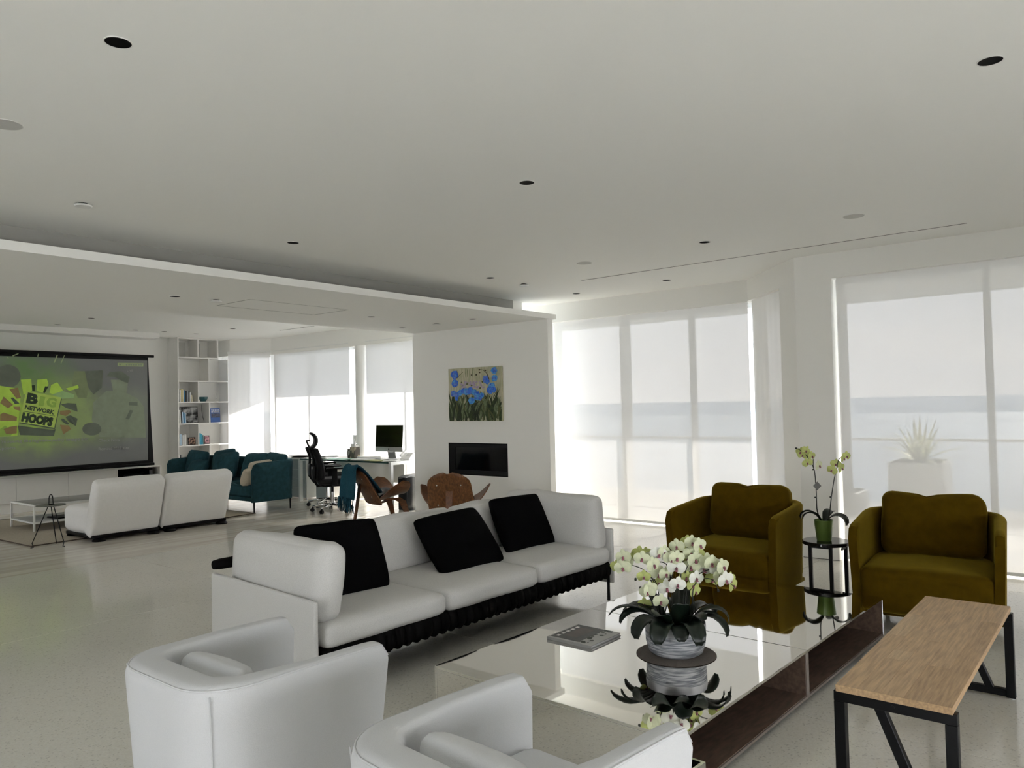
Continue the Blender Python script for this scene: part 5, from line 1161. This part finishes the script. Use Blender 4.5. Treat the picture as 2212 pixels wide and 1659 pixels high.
# ------------------------------------------------------------------ office chairs (face +x)
def office_chair(label, loc, rz, head):
    t = thing('office_chair', label, 'office chair', loc, rz)
    for k in range(5):
        a = 2*PI*k/5+.3; c, s = math.cos(a), math.sin(a)
        o = B().tube([(.03*c, .03*s, .115), (.18*c, .18*s, .10), (.31*c, .31*s, .075)], [.026, .022, .017], 10).done('base_arm', 'chrome', t, smooth=True)
        B().cyl((.31*c-.022*s, .31*s+.022*c, .03), (.31*c-.006*s, .31*s+.006*c, .03), .03, seg=16).cyl((.31*c+.006*s, .31*s-.006*c, .03), (.31*c+.022*s, .31*s-.022*c, .03), .03, seg=16).cyl((.31*c, .31*s, .035), (.31*c, .31*s, .075), .01, seg=8).done('caster', 'black_plastic', o, smooth='auto')
    B().cyl((0, 0, .10), (0, 0, .30), .028, seg=18).done('gas_column', 'chrome', t, smooth='auto'); B().cyl((0, 0, .29), (0, 0, .40), .02, seg=14).done('piston', 'black_plastic', t, smooth='auto')
    B().box(-.14, .12, -.09, .09, .385, .43, .01).done('mechanism', 'black_plastic', t)
    B().cushion(.50, .50, .085, .04, 10, (.01, .01, .012), 0, M=Matrix.Translation((.04, 0, .475))).done('seat', 'black_plastic', t, smooth=True)
    # back: curved in profile
    prof = [(-.20, .40), (-.235, .50), (-.215, .60), (-.225, .72), (-.265, .84), (-.31, .96)]
    rows = []
    for i, (x, z) in enumerate(prof):
        w = (.19, .23, .235, .225, .21, .17)[i]; rows.append([(x+.05*abs(q)**2, q*w, z) for q in (-1, -.6, -.2, .2, .6, 1)])
    B().grid(rows, thick=-.045).done('backrest', 'black_plastic', t, smooth=True)
    B().cushion(.05, .30, .2, .02, 6, (.012, 0, 0), 0, M=Matrix.Translation((-.275, 0, .60))).done('lumbar_pad', 'black_plastic', t, smooth=True)
    B().tube([(-.10, 0, .41), (-.22, 0, .40), (-.285, 0, .50), (-.275, 0, .80), (-.33, 0, .96)], .022, 10).done('spine', 'black_plastic', t, smooth=True)
    for sg in (-1, 1):
        B().box(-.03, .05, sg*.27-.012, sg*.27+.012, .42, .66, .006).box(-.03, .05, min(sg*.14, sg*.27), max(sg*.14, sg*.27), .405, .43).done('arm_post', 'black_plastic', t)
        B().box(-.11, .17, sg*.27-.045, sg*.27+.045, .66, .685, .008, 2).done('armrest', 'black_plastic', t, smooth='auto')
    if head:
        B().tube([(-.32, .07, .95), (-.365, .06, 1.06), (-.375, .05, 1.09), (-.33, .0, 1.10), (-.375, -.05, 1.09), (-.365, -.06, 1.06), (-.32, -.07, .95)], .010, 8).done('headrest_bracket', 'black_plastic', t, smooth=True)
        rows = []
        for i in range(8):
            a = -1.25+2.5*i/7; x = -.33+.10*math.cos(a)-.0; z = 1.09+.105*math.sin(a); rows.append([(x-.03*abs(q)**2, q*.15, z) for q in (-1, -.5, 0, .5, 1)])
        B().grid(rows, thick=-.028).done('headrest', 'black_plastic', t, smooth=True)
    return t
office_chair('black office chair with ring headrest and chrome base at the desk', (7.40, 9.58, 0), math.radians(-32), True)
office_chair('second black office chair hidden behind the one with the headrest', (7.80, 10.22, 0), math.radians(-30), False)

# ------------------------------------------------------------------ three-legged plywood shell chairs (face +x)
def shell_chair(label, loc, rz, sc=1.0):
    t = thing('shell_chair', label, 'chair', loc, rz); t.scale = (sc, sc, sc)
    rows = []; nu, nv = 24, 10
    for i in range(nu+1):
        u = -1+2*i/nu; au = abs(u); dep = .235*math.sqrt(max(.0, 1-au**3.2))+.004; cx = .04+.07*au**2
        row = []
        for j in range(nv+1):
            v = -1+2*j/nv; x = cx+v*dep*(1.0 if v > 0 else 1.05); zc = .255+.105*(x+.20)/.44 if x > -.2 else .255
            z = zc+.235*au**2.3 - .02*(1-au)*max(0, v)**2*1.2
            row.append((x, u*.455*(1-.06*au*au), z))
        rows.append(row)
    B().grid(rows, thick=.013).done('seat', 'walnut', t, smooth='auto')
    M = Matrix.Translation((.045, 0, .012)); pr_ = []
    rows = []
    for i in range(11):
        u = -1+.2*i; hw = .17*math.sqrt(max(0, 1-abs(u)**2.6))+.003
        rows.append([(.03+q*hw, u*.25, .275+.105*(.03+q*hw+.2)/.44+.235*abs(u*.25/.455)**2.3+.004) for q in (-1, -.6, -.2, .2, .6, 1)])
    B().grid(rows, thick=-.028).done('seat_pad', 'leather_black', t, smooth=True)
    def bk(s, q): # back surface: s up, q across
        x = -.175-.24*s-.03*s*s; z = .235+.50*s; w = (.285-.035*s)*(1 if s < .72 else math.sqrt(max(.02, 1-((s-.72)/.285)**2.6)))
        if s < .1: w *= .86+1.4*s
        return (x+.055*abs(q)**2*(1-.3*s), q*w, z)
    ss = [0, .03, .08, .2, .35, .5, .65, .75, .83, .9, .95, .985, 1.0]
    B().grid([[bk(s, q) for q in (-1, -.8, -.5, -.2, 0, .2, .5, .8, 1)] for s in ss], thick=.013).done('backrest', 'walnut_v', t, smooth='auto')
    B().grid([[(lambda p: (p[0]+.004, p[1]*.86, p[2]))(bk(.10+.82*s, q)) for q in (-1, -.8, -.5, -.2, 0, .2, .5, .8, 1)] for s in ss], thick=-.026).done('back_pad', 'leather_black', t, smooth=True)
    # bolts on the back
    for s, q in ((.72, -.55), (.72, .55), (.22, -.55), (.22, .55)):
        p = bk(s, q); B().cyl((p[0]-.014, p[1], p[2]), (p[0]-.020, p[1], p[2]-.002), .008, seg=10).done('bolt', 'alu', t)
    def board(pts, w0, w1, th, name):
        n = len(pts); L = []
        rows_ = []
        for i, p in enumerate(pts):
            w = w0+(w1-w0)*i/(n-1); rows_.append([(p[0], p[1]-w/2, p[2]), (p[0], p[1]+w/2, p[2])])
        B().grid(rows_, thick=th).done(name, 'walnut', t, smooth='auto')
    board([(-.31, 0, .54), (-.325, 0, .50), (-.345, 0, .40), (-.375, 0, .22), (-.415, 0, .002)], .085, .06, -.022, 'rear_leg')
    board([(-.31, 0, .54), (-.27, 0, .47), (-.20, 0, .30), (-.08, 0, .235), (.08, 0, .27)], .085, .085, -.018, 'leg_brace')
    for sg in (-1, 1):
        pts = [(.02, sg*.11, .275), (.12, sg*.19, .288), (.19, sg*.225, .25), (.235, sg*.245, .12), (.275, sg*.26, .002)]
        rows_ = []
        for i, p in enumerate(pts):
            w = (.11, .11, .10, .075, .055)[i]; rows_.append([(p[0]-w/2, p[1], p[2]), (p[0]+w/2, p[1], p[2])])
        B().grid(rows_, thick=.022).done('front_leg', 'walnut', t, smooth='auto')
    return t
CHA = shell_chair('walnut plywood shell chair with a teal throw over its back', (7.24, 8.25, 0), math.radians(-17), 1.0)
shell_chair('walnut plywood shell chair seen from behind, facing the fireplace', (7.02, 6.66, 0), math.radians(34), 1.03)
# throw blanket folded over the back of the first chair, long fringe behind
th = thing('throw_blanket', 'fringed teal knitted throw hanging over the back of a shell chair', 'blanket', tuple(CHA.location), math.radians(-17))
prof = [(-.10, .40), (-.20, .545), (-.30, .68), (-.375, .765), (-.425, .792), (-.47, .775), (-.50, .72), (-.515, .60), (-.53, .46), (-.545, .34)]
rows = []
for i, (x, z) in enumerate(prof):
    rows.append([(x+.012*math.sin(q*5+i*.8), q*(.20+.004*i), z+.008*math.sin(q*4+i)) for q in [-1+.125*k for k in range(17)]])
B().grid(rows, thick=.02).done('knit', 'throw', th, smooth=True)
random.seed(4)
for k in range(46):
    q = -1+2*k/45; y = q*.235; x = -.545+.012*math.sin(q*5+7)+random.uniform(-.012, .02); L = random.uniform(.15, .21)
    B().tube([(x, y, .35), (x-.006, y+random.uniform(-.01, .01), .35-L*.5), (x-.008+random.uniform(-.01, .01), y+random.uniform(-.02, .02), .35-L)], [.006, .0065, .004], 5).done('fringe', 'throw', th, smooth=True)
